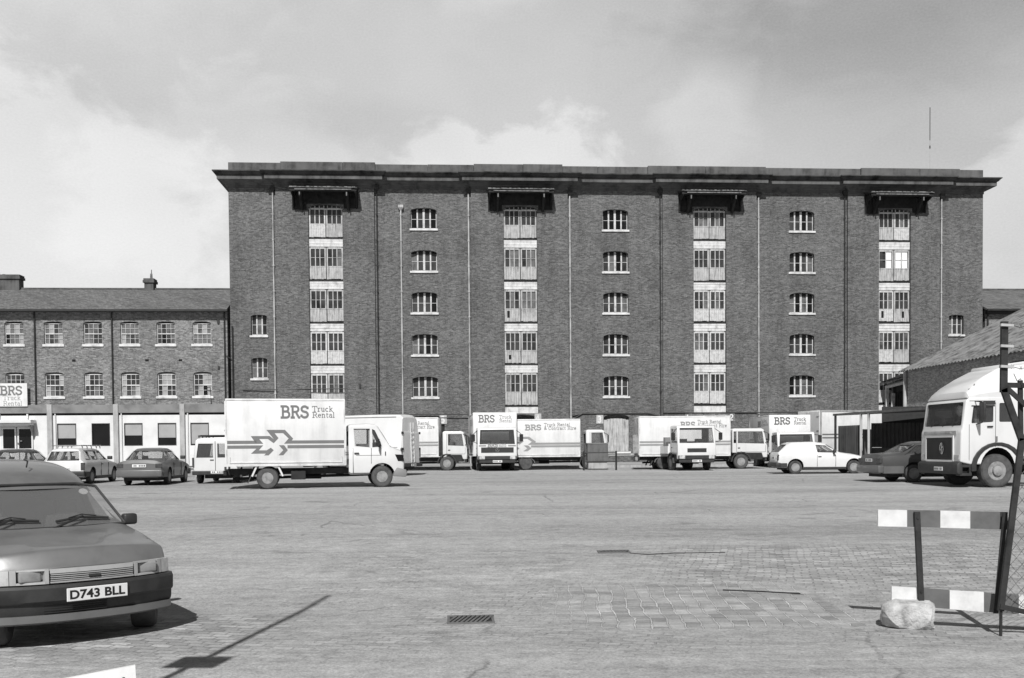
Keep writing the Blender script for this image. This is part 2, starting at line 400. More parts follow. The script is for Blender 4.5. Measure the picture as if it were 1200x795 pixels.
# ------------------------------------------------------------------ yard
def ground_mat():
    m, nt, bs = nt_new('worn_asphalt_and_setts')
    tc = N(nt, 'ShaderNodeTexCoord'); sp = N(nt, 'ShaderNodeSeparateXYZ'); P = tc.outputs['Object']; nt.links.new(P, sp.inputs[0])
    X, Y, Z = sp.outputs
    def mix(a, b, f):
        n = nt.nodes.new('ShaderNodeMix'); n.data_type = 'FLOAT'
        for k, v in ((0, f), (2, a), (3, b)):
            if isinstance(v, (int, float)): n.inputs[k].default_value = v
            else: nt.links.new(v, n.inputs[k])
        return n.outputs[0]
    fine = noise(nt, P, 38, 4, .75); mid = noise(nt, P, 2.6, 6, .65, .4)
    sm = nt.nodes.new('ShaderNodeMapping'); sm.inputs['Scale'].default_value = (.06, .45, 1); sm.inputs['Rotation'].default_value = (0, 0, R(-9)); nt.links.new(P, sm.inputs[0])
    band = noise(nt, sm.outputs[0], 1.0, 5, .6, .2)
    sm2 = nt.nodes.new('ShaderNodeMapping'); sm2.inputs['Scale'].default_value = (.5, 4.0, 1); sm2.inputs['Rotation'].default_value = (0, 0, R(-14)); nt.links.new(P, sm2.inputs[0])
    trk = noise(nt, sm2.outputs[0], 1.2, 7, .7, .3)
    asp = math_n(nt, 'MULTIPLY', ramp(nt, fine, [(.25, .5), (.5, 1), (.75, 1.45)]), ramp(nt, mid, [(.3, .86), (.5, 1), (.7, 1.1)]))
    asp = math_n(nt, 'MULTIPLY', asp, ramp(nt, band, [(.32, .78), (.5, 1), (.66, 1.14)]))
    asp = math_n(nt, 'MULTIPLY', asp, ramp(nt, trk, [(.3, .84), (.5, 1), (.7, 1.1)]))
    asp = math_n(nt, 'MULTIPLY', asp, ramp(nt, noise(nt, P, 9, 4, .75), [(.3, .76), (.5, 1), (.7, 1.2)]))
    spots = ramp(nt, noise(nt, P, .75, 5, .6, .6), [(.60, 1), (.68, .74)])
    asp = math_n(nt, 'MULTIPLY', asp, spots)
    # tyre tracks sweeping across the yard
    asp = math_n(nt, 'MULTIPLY', asp, .345)
    # cracks in the asphalt
    vo = N(nt, 'ShaderNodeTexVoronoi'); vo.feature = 'DISTANCE_TO_EDGE'; vo.inputs['Scale'].default_value = .34
    wv = N(nt, 'ShaderNodeMix'); wv.data_type = 'VECTOR'; wv.inputs[0].default_value = .22
    nn = N(nt, 'ShaderNodeTexNoise'); nn.inputs['Scale'].default_value = 2.5; nn.inputs['Detail'].default_value = 6; nt.links.new(P, nn.inputs['Vector'])
    nt.links.new(P, wv.inputs[4]); nt.links.new(nn.outputs[1], wv.inputs[5]); nt.links.new(wv.outputs[1], vo.inputs['Vector'])
    crack = ramp(nt, vo.outputs[0], [(.0, .2), (.003, .5), (.006, 1)])
    crm = ramp(nt, noise(nt, P, .5, 3, .5), [(.5, 1), (.62, 0)])
    crack = math_n(nt, 'MAXIMUM', crack, crm)
    asp = math_n(nt, 'MULTIPLY', asp, math_n(nt, 'ADD', math_n(nt, 'MULTIPLY', crack, .55), .45))
    # setts: stretcher rows, warped by wear
    wd = N(nt, 'ShaderNodeTexNoise'); wd.inputs['Scale'].default_value = 1.1; wd.inputs['Detail'].default_value = 4; nt.links.new(P, wd.inputs['Vector'])
    va = N(nt, 'ShaderNodeVectorMath', operation='MULTIPLY_ADD'); nt.links.new(wd.outputs[1], va.inputs[0]); va.inputs[1].default_value = (.18, .18, 0)
    wd2 = N(nt, 'ShaderNodeTexNoise'); wd2.inputs['Scale'].default_value = 7; wd2.inputs['Detail'].default_value = 2; nt.links.new(P, wd2.inputs['Vector'])
    vb = N(nt, 'ShaderNodeVectorMath', operation='MULTIPLY_ADD'); nt.links.new(wd2.outputs[1], vb.inputs[0]); vb.inputs[1].default_value = (.045, .045, 0); nt.links.new(P, vb.inputs[2]); nt.links.new(vb.outputs[0], va.inputs[2])
    def setts(w, h, ang, mortar=.011):
        mp = nt.nodes.new('ShaderNodeMapping'); mp.inputs['Rotation'].default_value = (0, 0, R(ang)); nt.links.new(va.outputs[0], mp.inputs[0])
        bt = N(nt, 'ShaderNodeTexBrick'); nt.links.new(mp.outputs[0], bt.inputs['Vector']); bt.inputs['Scale'].default_value = 1
        bt.inputs['Brick Width'].default_value = w; bt.inputs['Row Height'].default_value = h; bt.inputs['Mortar Size'].default_value = mortar
        bt.inputs['Mortar Smooth'].default_value = .5
        for k, q in (('Color1', .26), ('Color2', .42), ('Mortar', .33)): bt.inputs[k].default_value = (q, q, q, 1)
        return bt
    b1 = setts(.20, .11, 14, .010); b2 = setts(.25, .155, -87, .013)
    # where the large setts lie
    def step(v, a, b):  # 0 at a, 1 at b
        return math_n(nt, 'DIVIDE', math_n(nt, 'SUBTRACT', v, a), b-a, True)
    wob = math_n(nt, 'MULTIPLY', math_n(nt, 'SUBTRACT', noise(nt, P, 1.3, 5, .6), .5), 1.4)
    Yw = math_n(nt, 'ADD', Y, math_n(nt, 'MULTIPLY', wob, .6)); Xw = math_n(nt, 'ADD', X, wob)
    big = math_n(nt, 'MULTIPLY', math_n(nt, 'MULTIPLY', step(Yw, 9.15, 9.3), step(Yw, 12.3, 11.6)), math_n(nt, 'MULTIPLY', step(Xw, .1, .9), step(X, 3.45, 3.35)))
    rs = ramp(nt, b1.outputs['Fac'], [(0, 1.0), (1, .76)])
    light = ramp(nt, math_n(nt, 'MULTIPLY', b2.outputs['Fac'], ramp(nt, noise(nt, P, 1.9, 4, .6), [(.38, .25), (.58, 1)])), [(0, .92), (1, 1.5)])
    s1 = math_n(nt, 'MULTIPLY', b1.outputs[0], rs); s2 = math_n(nt, 'MULTIPLY', b2.outputs[0], light)
    st = mix(s1, s2, big)
    st = math_n(nt, 'MULTIPLY', st, ramp(nt, fine, [(.25, .72), (.5, 1), (.75, 1.3)]))
    st = math_n(nt, 'MULTIPLY', st, ramp(nt, trk, [(.3, .72), (.5, 1), (.7, 1.25)]))
    st = math_n(nt, 'MULTIPLY', st, ramp(nt, mid, [(.3, .8), (.5, 1), (.7, 1.22)]))
    # setts show through in the foreground strip, patchily
    reg = math_n(nt, 'MULTIPLY', step(Yw, 7.6, 8.6), step(Yw, 16.0, 15.2))
    patch = ramp(nt, noise(nt, P, .7, 6, .72, .4), [(.42, 0), (.64, 1)])
    pr = math_n(nt, 'MAXIMUM', math_n(nt, 'MULTIPLY', patch, .9), math_n(nt, 'MAXIMUM', big, math_n(nt, 'MULTIPLY', step(X, 1.2, 2.4), step(Y, 11.0, 12.0))))
    van = math_n(nt, 'MULTIPLY', step(X, -1.6, -2.6), step(Yw, 10.6, 10.0))
    msk = math_n(nt, 'MULTIPLY', reg, math_n(nt, 'MAXIMUM', math_n(nt, 'MULTIPLY', pr, step(Xw, -3.6, -1.6)), van))
    tot = mix(asp, st, msk)
    # pale worn band at the near edge
    tot = math_n(nt, 'MULTIPLY', tot, mix(1.12, 1.0, step(Y, 6.6, 8.8)))
    cb = N(nt, 'ShaderNodeCombineColor')
    for i in range(3): nt.links.new(tot, cb.inputs[i])
    nt.links.new(cb.outputs[0], bs.inputs['Base Color']); bs.inputs['Roughness'].default_value = .9; bs.inputs['Specular IOR Level'].default_value = .25
    hs = mix(math_n(nt, 'SUBTRACT', 1, b1.outputs['Fac']), math_n(nt, 'SUBTRACT', 1, b2.outputs['Fac']), big)
    h = math_n(nt, 'ADD', math_n(nt, 'MULTIPLY', math_n(nt, 'MULTIPLY', hs, msk), 1.0), math_n(nt, 'MULTIPLY', noise(nt, P, 14, 5, .7), .7))
    h = math_n(nt, 'ADD', h, math_n(nt, 'MULTIPLY', crack, .5))
    bp = N(nt, 'ShaderNodeBump', Strength=.9, Distance=.02); nt.links.new(h, bp.inputs['Height']); nt.links.new(bp.outputs[0], bs.inputs['Normal'])
    return m
M['ground'] = ground_mat()
bm = bmesh.new()
ys = [-60, -20, 0, 4, 7]+[8+i*.8 for i in range(40)]+[42, 46, 50, 55, 60, 66, 72, 80, 100, 150, 300, 900]
xs = [-900, -200, -80, -45]+[-30+3*i for i in range(21)]+[45, 80, 200, 900]
grid = [[bm.verts.new((x, y, gz(y))) for x in xs] for y in ys]
for a, b in zip(grid, grid[1:]):
    for i in range(len(xs)-1): bm.faces.new([a[i], a[i+1], b[i+1], b[i]])
me = bpy.data.meshes.new('ground'); bm.to_mesh(me); bm.free(); me.materials.append(M['ground'])
me.polygons.foreach_set('use_smooth', [True]*len(me.polygons))
g = bpy.data.objects.new('ground', me); COL.objects.link(g); tag(g, kind='structure')
YB = R(3.692)
FX, FY = 7.576, 72.2
ZF = .2       # heights below were read off for an eye 1.5 m up
BG = gz(70)   # yard level in front of the granary
def fac(name, u=0, y=0, z=0):
    o = empty(name, (0, 0, 0), YB); dx, dy = rot2(u, y, YB); o.location = (FX+dx, FY+dy, z); return o

gr = fac('granary_building')
tag(gr, 'six-storey dark brick warehouse with heavy stone cornice and pale loading doors', 'warehouse')
BW = [(-24.11, -17.23), (-10.38, -3.46), (3.42, 10.31), (17.1, 24.0)]     # projecting bays
DC = [-20.65, -6.87, 6.87, 20.63]                                        # loading door axes
WC = [-13.75, 0.02, 13.75]
PB = .22
# wall
fp = [(-27.4, 0)]
for a, b in BW: fp += [(a, 0), (a, -PB), (b, -PB), (b, 0)]
fp += [(27.4, 0), (27.4, 30), (-27.4, 30)]
mb = MB(); mb.prism(fp, BG-.3, 20.15, 'xy'); wall = mb.build('wall', 'brick', gr)
def arch_pts(u, hw, z0, zs, rise, n=8):
    return [(u-hw, z0), (u+hw, z0)]+[(u+hw*cos(pi*i/n), zs+rise*sin(pi*i/n)) for i in range(n+1)]
cm = MB()
SILL = [5.05+ZF-.05+.14, 8.02+ZF+.14, 11.02+ZF+.14, 13.98+ZF+.14, 16.98+ZF+.14]
for u in WC:
    for z in SILL: cm.prism(arch_pts(u, .92, z, z+1.28, .2), -.5, .36)
ENDW = [(-25.42, 9.56+ZF), (-25.42, 6.52+ZF), (25.4, 9.58+ZF)]
for u, z in ENDW: cm.prism(arch_pts(u, .56, z, z+1.36, .1, 4), -.5, .36)
for u in DC: cm.prism(arch_pts(u, 1.2, 3.93+ZF, 18.5+ZF, .24), -.8, .16)
GD = [(-13.6, 1.2, 1.0), (.02, .92, 1.15), (-20.6, 1.1, 1.0), (-6.9, 1.1, 1.0), (13.75, 1.1, 1.0), (6.87, 1.1, 1.0), (20.6, 1.1, 1.0)]
for u, hw, z in GD: cm.prism(arch_pts(u, hw, z+ZF, 3.62+ZF, .22), -.8, .3)
cut(wall, cm, 'brick')
# windows
rnd = random.Random(3)
def granary_window(u, z, hw, h, rise, lights, parent, depth=.27, mats=('pane', 'pane', 'pane_mid', 'pane_black', 'pane')):
    m = MB(); zt = lambda x: z+h+rise*sqrt(max(0, 1-((x-u)/hw)**2))
    t = .055
    m.box(u-hw+.005, u-hw+t, depth, depth+.07, z, z+h-.005); m.box(u+hw-t, u+hw-.005, depth, depth+.07, z, z+h-.005)
    m.box(u-hw+t, u+hw-t, depth, depth+.07, z, z+.09)
    for i in range(1, lights):
        x = u-hw+2*hw*i/lights; wq = .075 if i*2 == lights else .05
        if lights == 3: wq = .045
        m.box(x-wq, x+wq, depth-.01, depth+.06, z+.09, zt(x)-.02)
    m.box(u-hw+t, u+hw-t, depth+.012, depth+.04, z+h*.55, z+h*.55+.03)
    fr = m.build('window', 'frame_paint', parent)
    m = MB(); m.prism([(u-hw+t, z+h-.03), (u+hw-t, z+h-.03)]+[(u+(hw-.02)*cos(pi*i/8), z+h+(rise-.012)*sin(pi*i/8)) for i in range(9)][1:-1], depth+.062, depth+.08); m.build('window_head', 'pane_black', fr)  # black head piece: shadow under the arch put into its colour
    for i in range(lights):
        p = MB(); a = u-hw+2*hw*i/lights+.05; b = u-hw+2*hw*(i+1)/lights-.05
        p.box(a, b, depth+.045, depth+.058, z+.09, z+h-.03); p.build('pane', rnd.choice(mats), fr)
    s = MB(); s.box(u-hw-.09, u+hw+.09, -.09, depth+.02, z-.15, z-.005); s.bevel(.015, 1); s.build('sill', 'sill', fr)
    return fr
for u in WC:
    for z in SILL: granary_window(u, z+.005, .915, 1.28, .195, 4, gr)
for u, z in ENDW: granary_window(u, z+.005, .555, 1.36, .095, 3, gr)

# loading doors, five to a column
DZ = [4.51, 7.49, 10.47, 13.45, 16.43]
def loading_door(u, k, col, zb):
    r = random.Random(col*10+k); D0 = -.04
    zb = zb+ZF; top = (k == 4); white = (col == 3 and k == 3)
    head = MB()
    # spandrel of whitewashed boards above the opening
    if not top:
        for q in range(3):
            dz = r.uniform(-.012, .012); head.box(u-1.19, u+1.19, D0+.0-.012*q, D0+.10, zb+2.36+q*.2, zb+2.36+q*.2+.19+dz)
    else:
        head.box(u-1.19, u+1.19, D0, D0+.1, zb+1.98, zb+2.06)
    if k == 0: head.box(u-1.19, u+1.19, D0-.02, D0+.1, zb-.56, zb-.08)
    door = head.build('loading_door', 'board_white', gr)
    for s_ in (-1, 1):
        a, b = (u-1.17, u-.025) if s_ < 0 else (u+.025, u+1.17)
        sag = r.uniform(-.03, .03)
        leaf = MB(); D = D0+.03
        # lower boards, one by one
        n = 7; wd = (b-a)/n
        for i in range(n):
            leaf.box(a+i*wd+.004, a+(i+1)*wd-.004, D+r.uniform(0, .014), D+.06, zb+.08+sag+r.uniform(-.02, .02), zb+.93)
        leaf.box(a, b, D-.005, D+.06, zb+.932, zb+1.0)
        gt = zb+2.2 if not top else zb+1.98
        leaf.box(a, a+.1, D-.005, D+.06, zb+1.002, gt+.1); leaf.box(b-.1, b, D-.005, D+.06, zb+1.002, gt+.1)
        leaf.box(a+.102, b-.102, D-.005, D+.06, gt, gt+.13)
        nb = 3 if not white else 2
        for i in range(1, nb):
            x = a+.1+(b-a-.2)*i/nb; leaf.box(x-.032, x+.032, D, D+.05, zb+1.002, gt-.002)
        leaf.box(a+.102, b-.102, D+.018, D+.045, zb+1.58, zb+1.61)
        if top:
            for i in range(4):
                x = a+.1+(b-a-.2)*i/3; t2 = 18.5+ZF+.24*sqrt(max(0, 1-((x-u)/1.2)**2))-.02
                leaf.box(x-.03, x+.03, D, D+.05, gt+.132, max(gt+.15, t2))
        lf = leaf.build('door_leaf', 'door_paint' if r.random() < .8 else 'frame_paint', door)
        for i in range(nb):
            x0 = a+.1+(b-a-.2)*i/nb; x1 = a+.1+(b-a-.2)*(i+1)/nb
            mt = 'pane_sky_bright' if white and not (s_ < 0 and i == 0) else r.choice(['pane', 'pane', 'pane', 'pane_mid'])
            if white and s_ < 0 and i == 0: x1 = x0+(x1-x0)*.6
            p = MB(); p.box(x0+.03, x1-.03, D+.046, D+.056, zb+1.0, gt); p.build('pane', mt, lf)
        if r.random() < .09:   # a hole broken through the boards
            p = MB(); x = r.uniform(a+.25, b-.25); p.box(x-.09, x+.09, D-.012, D-.004, zb+.35, zb+.35+r.uniform(.25, .5)); p.build('broken_board', 'black', lf)
    thr = MB(); thr.box(u-1.19, u+1.19, D0-.07, D0+.12, zb-.06, zb+.02+r.uniform(-.01, .02)); thr.build('threshold', 'timber_black', door)
for c, u in enumerate(DC):
    for k, z in enumerate(DZ):
        loading_door(u, k, c, z)
for u in DC: m = MB(); m.prism(arch_pts(u, 1.19, 3.95+ZF, 18.49+ZF, .23), .11, .15); m.build('doorway_backing', 'pane', gr)
# ground-floor doors under brick arches
for u, hw, z in GD:
    m = MB(); n = 8; mat = 'door_paint' if abs(u) < 1 else 'timber_black'
    for i in range(n):
        a = u-hw+.01+(2*hw-.02)*i/n; x = a+hw/n
        m.box(a+.004, a+(2*hw-.02)/n-.004, .10+.012*(i % 2), .18, z+ZF+.02, 3.60+ZF+.2*sqrt(max(0, 1-((x-u)/hw)**2))-.25)
    d = m.build('ground_door', mat, gr)
    s = MB(); s.box(u-hw-.1, u+hw+.1, -.12, .1, z+ZF-.14, z+ZF-.005); s.build('sill', 'sill', d)
# cornice and parapet: stacked mouldings that return around the ends
def mould(m, x0, x1, y0, y1, prof):
    rings = [[(x0-d*.86, y0-d, z), (x1+d*.86, y0-d, z), (x1+d*.86, y1+d, z), (x0-d*.86, y1+d, z)] for d, z in prof]; m.loft(rings)
P1 = [(.05, 19.90), (.05, 20.06), (.12, 20.09), (.14, 20.16), (.5, 20.31), (.66, 20.33)]
P2 = [(.70, 20.315), (.74, 20.33), (.74, 20.585), (.70, 20.60)]
P3 = [(.62, 20.56), (.84, 20.64), (.98, 20.80), (1.04, 20.81), (1.04, 20.88), (.2, 20.93), (.1, 20.93)]
P1, P2, P3 = [[(d, z+ZF) for d, z in p] for p in (P1, P2, P3)]
for nm, pr, mt in (('architrave', P1, 'stone_mid'), ('cornice_fascia', P2, 'stone_mid'), ('cornice', P3, 'stone_dark')):
    m = MB(); mould(m, -27.4, 27.4, 0, 30, pr)
    for a, b in BW: mould(m, a, b, -PB-.003, 1, [(d, z+.004) for d, z in pr])
    m.build(nm, mt, gr)
m = MB(); r = random.Random(5); x = -27.4
while x < 27.39:      # coping stones of unequal height
    w_ = min(r.uniform(2.2, 4.5), 27.4-x); inb = any(a-.3 < x+w_/2 < b+.3 for a, b in BW)
    m.box(x+.006, x+w_-.006, -.02+r.uniform(-.01, .01)-(.1 if inb else 0), .6, 20.85+ZF, 21.66+ZF+r.uniform(-.02, .03)+(.06 if inb else 0)); x += w_
m.box(-27.4, -26.9, .6, 30, 21.2+ZF, 21.66+ZF); m.box(26.9, 27.4, .6, 30, 21.2+ZF, 21.66+ZF)
m.bevel(.02, 1)
m.build('parapet', 'stone_mid', gr)
# hoist canopies
for c, u in enumerate(DC):
    r = random.Random(40+c); z = 19.78; yb0 = -PB
    m = MB(); n = 22; wd = 4.75/n
    for i in range(n):
        a = u-2.37+i*wd; j = r.uniform(-.03, .03)
        m.loft([[(a+.006, yb0-.02, z+.22), (a+wd-.006, yb0-.02, z+.22), (a+wd-.006, yb0-.02, z+.28), (a+.006, yb0-.02, z+.28)],
                [(a+.006, yb0-1.25+j, z-.02+j*.5), (a+wd-.006, yb0-1.25+j, z-.02+j*.5), (a+wd-.006, yb0-1.25+j, z+.04+j*.5), (a+.006, yb0-1.25+j, z+.04+j*.5)]])
    cn = m.build('hoist_canopy', 'timber_black', gr)
    m = MB(); m.box(u-2.3, u+2.3, yb0-1.2, yb0-1.05, z-.20, z-.03); m.box(u-2.3, u+2.3, yb0-.12, yb0-.02, z-.02, z+.14)
    b_ = m.build('canopy_beam', 'timber_black', cn)
    m = MB(); m.box(u-1.95, u+1.95, yb0-1.26, yb0-1.245, z-.13, z-.06); m.build('painted_rail', 'timber_grey', b_)
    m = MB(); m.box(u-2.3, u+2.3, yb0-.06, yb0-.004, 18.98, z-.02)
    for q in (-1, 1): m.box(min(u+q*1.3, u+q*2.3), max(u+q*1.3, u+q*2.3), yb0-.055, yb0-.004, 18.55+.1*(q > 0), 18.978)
    m.build('shadow_boarding', 'timber_black', cn)  # dark boards added to deepen the canopy's shadow on the wall
    for q in (-1, 1):
        m = MB(); m.prism([(yb0-.02, z-.05), (yb0-1.2, z-.05), (yb0-1.15, z-.28), (yb0-.35, z-.45), (yb0-.12, z-1.1), (yb0-.02, z-1.15)], u+q*2.2-.04, u+q*2.2+.04, 'yz'); m.build('shade_cheek', 'timber_black', cn)  # cheeks added to darken the sides, where the canopy's shadow falls
    m = MB()
    for i in range(16):
        a = u-2.3+i*.29+r.uniform(-.03, .03); m.box(a, a+r.uniform(.12, .26), yb0-1.28, yb0-1.1, z+.0451, z+.075+r.uniform(0, .04))
    m.box(u-2.32, u+2.32, yb0-1.29, yb0-1.27, z+.02, z+.055)
    m.build('canopy_edging', 'timber_grey', cn)
    for q in (-1, 1):
        m = MB(); x = u+q*1.62; m.tube((x, yb0-.02, z-1.25), (x, yb0-1.08, z-.16), .11, 6); m.box(x-.06, x+.06, yb0-.1, yb0, z-1.35, z-.05); m.box(x-.05, x+.05, yb0-1.1, yb0, z-.16, z-.07)
        m.path([(x+.02, yb0-.5, z-.2), (x+q*.05, yb0-.62, z-.5), (x, yb0-.45, z-.62)], .05, 5)
        m.build('canopy_bracket', 'timber_black', cn)
        m = MB(); m.box(x-.05, x+.03, yb0-1.14, yb0-1.1, z-.5, z-.17); m.build('bracket_end', 'timber_grey', cn)
# pipes
for u, mt, zt, hop in ((-24.32, 'pipe_pale', 19.7, 1), (-17.05, 'pipe_dark', 19.9, 1), (-15.36, 'pipe_pale', 18.5, 1), (-10.56, 'pipe_pale', 19.7, 1), (-3.3, 'pipe_pale', 19.6, 1),
                       (3.26, 'pipe_dark', 19.8, 1), (10.5, 'pipe_pale', 19.6, 1), (16.92, 'pipe_dark', 19.8, 1), (24.2, 'pipe_pale', 19.6, 1)):
    m = MB(); y = -.1; rr = .055 if mt == 'pipe_pale' else .045
    m.tube((u, y, BG+.1), (u, y, zt+ZF), rr, 8)
    for i in range(10): m.tube((u, y, 2+i*1.8), (u, y, 2.12+i*1.8), rr+.025, 8)
    p = m.build('drainpipe', mt, gr, True)
    m = MB(); m.loft([[(u-a, y-a, z), (u+a, y-a, z), (u+a, y+.08, z), (u-a, y+.08, z)] for a, z in ((.07, zt+ZF-.1), (.18, zt+ZF+.06), (.18, zt+ZF+.24))]); m.build('hopper_head', 'pipe_dark' if u != -15.36 else 'pipe_pale', p)
# conduits along the wall above the ground-floor doors
m = MB(); pts = []
for a, b in [(-16.9, -10.7), (-3.2, 3.2), (3.4, 16.8), (17.2, 24)]:
    m.path([(a, -.08, 3.75+ZF), (a+.8, -.08, 3.9+ZF), (b-.9, -.08, 3.9+ZF), (b-.1, -.08, 3.72+ZF)] if a > -4 and a < 17 and a != 3.4 else [(a, -.08-PB, 3.92+ZF), (b, -.08-PB, 3.9+ZF)], .035, 5)
m.path([(-3.1, -.09, 3.55+ZF), (-2.4, -.09, 3.95+ZF)], .035, 5)
m.path([(-26.6, -.06, 5.9), (-20.9, -.3, 5.95), (-19.4, -.3, 5.95)], .03, 5)
m.build_split('conduit', 'pipe_dark', gr)
m = MB()
for i in range(9): m.box(-18.4+i*.001, -18.3, -PB-.06, -PB, 5.95, 6.25)
m = MB(); m.box(-18.42, -18.3, -PB-.09, -PB, 6.0, 6.3); m.build('wall_bracket', 'pipe_dark', gr)
m = MB(); m.box(-27.4, 27.4, -.035, -.001, 1.05, 1.2); m.build('plinth_band', 'concrete', gr)
# radio mast on the parapet
ms = fac('radio_mast', 23.5, .3, 21.9)
tag(ms, 'thin radio mast standing on the warehouse roof near its right end', 'mast')
m = MB(); m.tube((0, 0, -.02), (0, 0, 2.2), .012, 6); m.build('pole', 'pipe_pale', ms)
m = MB(); m.tube((0, 0, 2.2), (0, 0, 4.6), .028, 6); m.build('aerial', 'pipe_dark', ms)
m = MB(); m.tube((0, 0, 1.6), (0, 0, 1.8), .045, 8); m.build('clamp', 'pipe_dark', ms)

# number plaques on the wall
def plaque(u, y, z, w, h, txt, lab, mat='pipe_pale'):
    o = fac('number_plaque', u, y, z); tag(o, lab, 'sign', 'numbered plaques over the warehouse doors')
    m = MB(); m.box(0, w, -.04, 0, 0, h); m.build('board', mat, o)
    m = MB(); lettering(m, txt, .1, h*.16, h*.68, lambda a, b, l: (a, -.04-l, b), .2); m.build('lettering', 'white_stripe', o)
plaque(-12.75, -.003, 3.23+ZF, .5, .62, '5', 'small pale plaque with a number left of the front-facing box truck')
plaque(-5.95, -PB-.003, 3.32+ZF, .48, .6, '4', 'small pale plaque just above the side-on box truck, left of the arched boarded door')
plaque(-1.45, -.003, 3.18+ZF, .5, .62, '3', 'small pale plaque at the upper left corner of the arched boarded door')
o = fac('wall_sign', 5.0, -PB-.003, 3.27+ZF); tag(o, 'long faded wall sign with worn letters behind the flatbed truck cab', 'sign')
m = MB(); m.box(0, 3.65, -.04, 0, 0, .62); m.build('board', 'brick_pale', o)
m = MB(); f_ = lambda a, b, l: (a, -.04-l, b)
lettering(m, '1', .12, .1, .4, f_, .22); lettering(m, '2', 3.3, .1, .4, f_, .22)
for i in range(9):
    a = .75+i*.27; m.face([f_(a, .12+.12*(i % 3), .005), f_(a+.14, .14+.12*(i % 3), .005), f_(a+.14, .2+.12*(i % 3), .005), f_(a, .18+.12*(i % 3), .005)])
m.build('lettering', 'white_stripe', o)

# ------------------------------------------------------------------ three-storey office wing on the left
of = fac('office_building')
tag(of, 'three-storey pale brick office wing with slate roof and white ground floor', 'building')
E0 = 11.4+ZF
m = MB(); m.box(-62, -27.62, 0, 10.2, BG-.3, E0+.02); ow = m.build('wall', 'brick_pale', of)
cols = [-58.1, -55.4, -52.8, -50.2, -47.5, -44.9, -42.22, -39.56, -36.87, -34.35, -31.87, -29.38]
cm = MB()
for u in cols:
    cm.prism(arch_pts(u, .64, 8.95+ZF, 10.42+ZF, .12, 6), -.4, .24); cm.prism(arch_pts(u, .64, 5.3+ZF, 6.88+ZF, .13, 6), -.4, .24)
cut(ow, cm, 'brick_pale')
def sash(u, z, h, parent, r, lower):
    hw = .635; D = .13; t = .05
    m = MB(); m.box(u-hw, u-hw+t, D, D+.08, z+.002, z+h); m.box(u+hw-t, u+hw, D, D+.08, z+.002, z+h); m.box(u-hw+t, u+hw-t, D, D+.08, z+.002, z+.07); m.box(u-hw+t, u+hw-t, D, D+.08, z+h-.06, z+h)
    zm = z+h*.5; m.box(u-hw+t, u+hw-t, D-.015, D+.06, zm-.035, zm+.035)
    for i in range(1, 4):
        x = u-hw+2*hw*i/4; m.box(x-.013, x+.013, D+.01, D+.05, z+.07, z+h-.06)
    for q in (.27, .75): m.box(u-hw+t, u+hw-t, D+.014, D+.044, z+h*q-.012, z+h*q+.012)
    fr = m.build('window', 'sill' if lower else 'frame_paint', parent)
    for i in range(4):
        for j in range(2):
            mt = r.choice(['pane_mid', 'pane_mid', 'pane', 'blind', 'pane_mid']) if not lower else r.choice(['pane', 'pane_mid', 'pane', 'blind'])
            if r.random() < .07: mt = 'pane_black'
            x0 = u-hw+2*hw*i/4; p = MB(); p.box(x0+.013, x0+2*hw/4-.013, D+.05, D+.056, z+.06+j*h*.48, z+.05+(j+1)*h*.48); p.build('pane', mt, fr)
    m = MB(); m.prism([(u-hw+.01, z+h+.002), (u+hw-.01, z+h+.002)]+[(u+(hw-.01)*cos(pi*i/6), z+h+.002+.11*sin(pi*i/6)) for i in range(1, 6)], D+.02, D+.06); m.build('window_head', 'timber_black' if not lower else 'brick', fr)
    s = MB(); s.box(u-.74, u+.74, -.08, D, z-.17, z-.003); s.bevel(.015, 1); s.build('sill', 'sill', fr)
r = random.Random(11)
for u in cols: sash(u, 8.95+ZF, 1.48, of, r, 0); sash(u, 5.3+ZF, 1.58, of, r, 1)
ym = 5.1; rz = 13.6+ZF
m = MB(); 
for a, b in (((-.45, E0-.05), (ym, rz)), ((ym, rz), (10.7, E0-.05))):
    m.loft([[(x, a[0], a[1]), (x, b[0], b[1]), (x, b[0], b[1]-.14), (x, a[0], a[1]-.14)] for x in (-62.4, -27.55)])
rf = m.build('roof', 'slate', of)
m = MB(); m.box(-62.4, -27.55, ym-.14, ym+.14, rz-.03, rz+.07); m.build('ridge_tiles', 'stone_mid', rf)
m = MB(); m.box(-62.4, -27.5, -.58, -.44, E0-.22, E0-.08); m.box(-62.4, -27.55, -.44, -.01, E0-.2, E0-.14); m.build('gutter', 'pipe_dark', rf)
m = MB(); m.prism([(0.02, E0), (10.15, E0), (5.1, rz-.15)], -62, -61.7, 'yz'); m.prism([(0.02, E0), (10.15, E0), (5.1, rz-.15)], -27.95, -27.63, 'yz'); m.build('gable', 'brick_pale', of)
for u, w_, h in ((-44.5, 1.5, .95), (-34.35, .66, .70)):
    m = MB(); m.box(u-w_/2, u+w_/2, ym-.4, ym+.4, rz-.5, rz+h); m.box(u-w_/2-.09, u+w_/2+.09, ym-.5, ym+.5, rz+h-.28, rz+h-.1); m.box(u-w_/2-.05, u+w_/2+.05, ym-.45, ym+.45, rz+h-.1, rz+h+.04)
    ch = m.build('chimney', 'stone_mid', of)
    m = MB()
    if w_ < 1: m.tube((u+.08, ym, rz+h), (u+.08, ym, rz+h+.45), .1, 10, .08); m.tube((u+.1, ym, rz+h+.4), (u+.1, ym, rz+h+.75), .04, 6)
    else: m.tube((u-.5, ym, rz+h), (u-.5, ym, rz+h+.12), .12, 10)
    m.build('chimney_pot', 'timber_grey', ch)
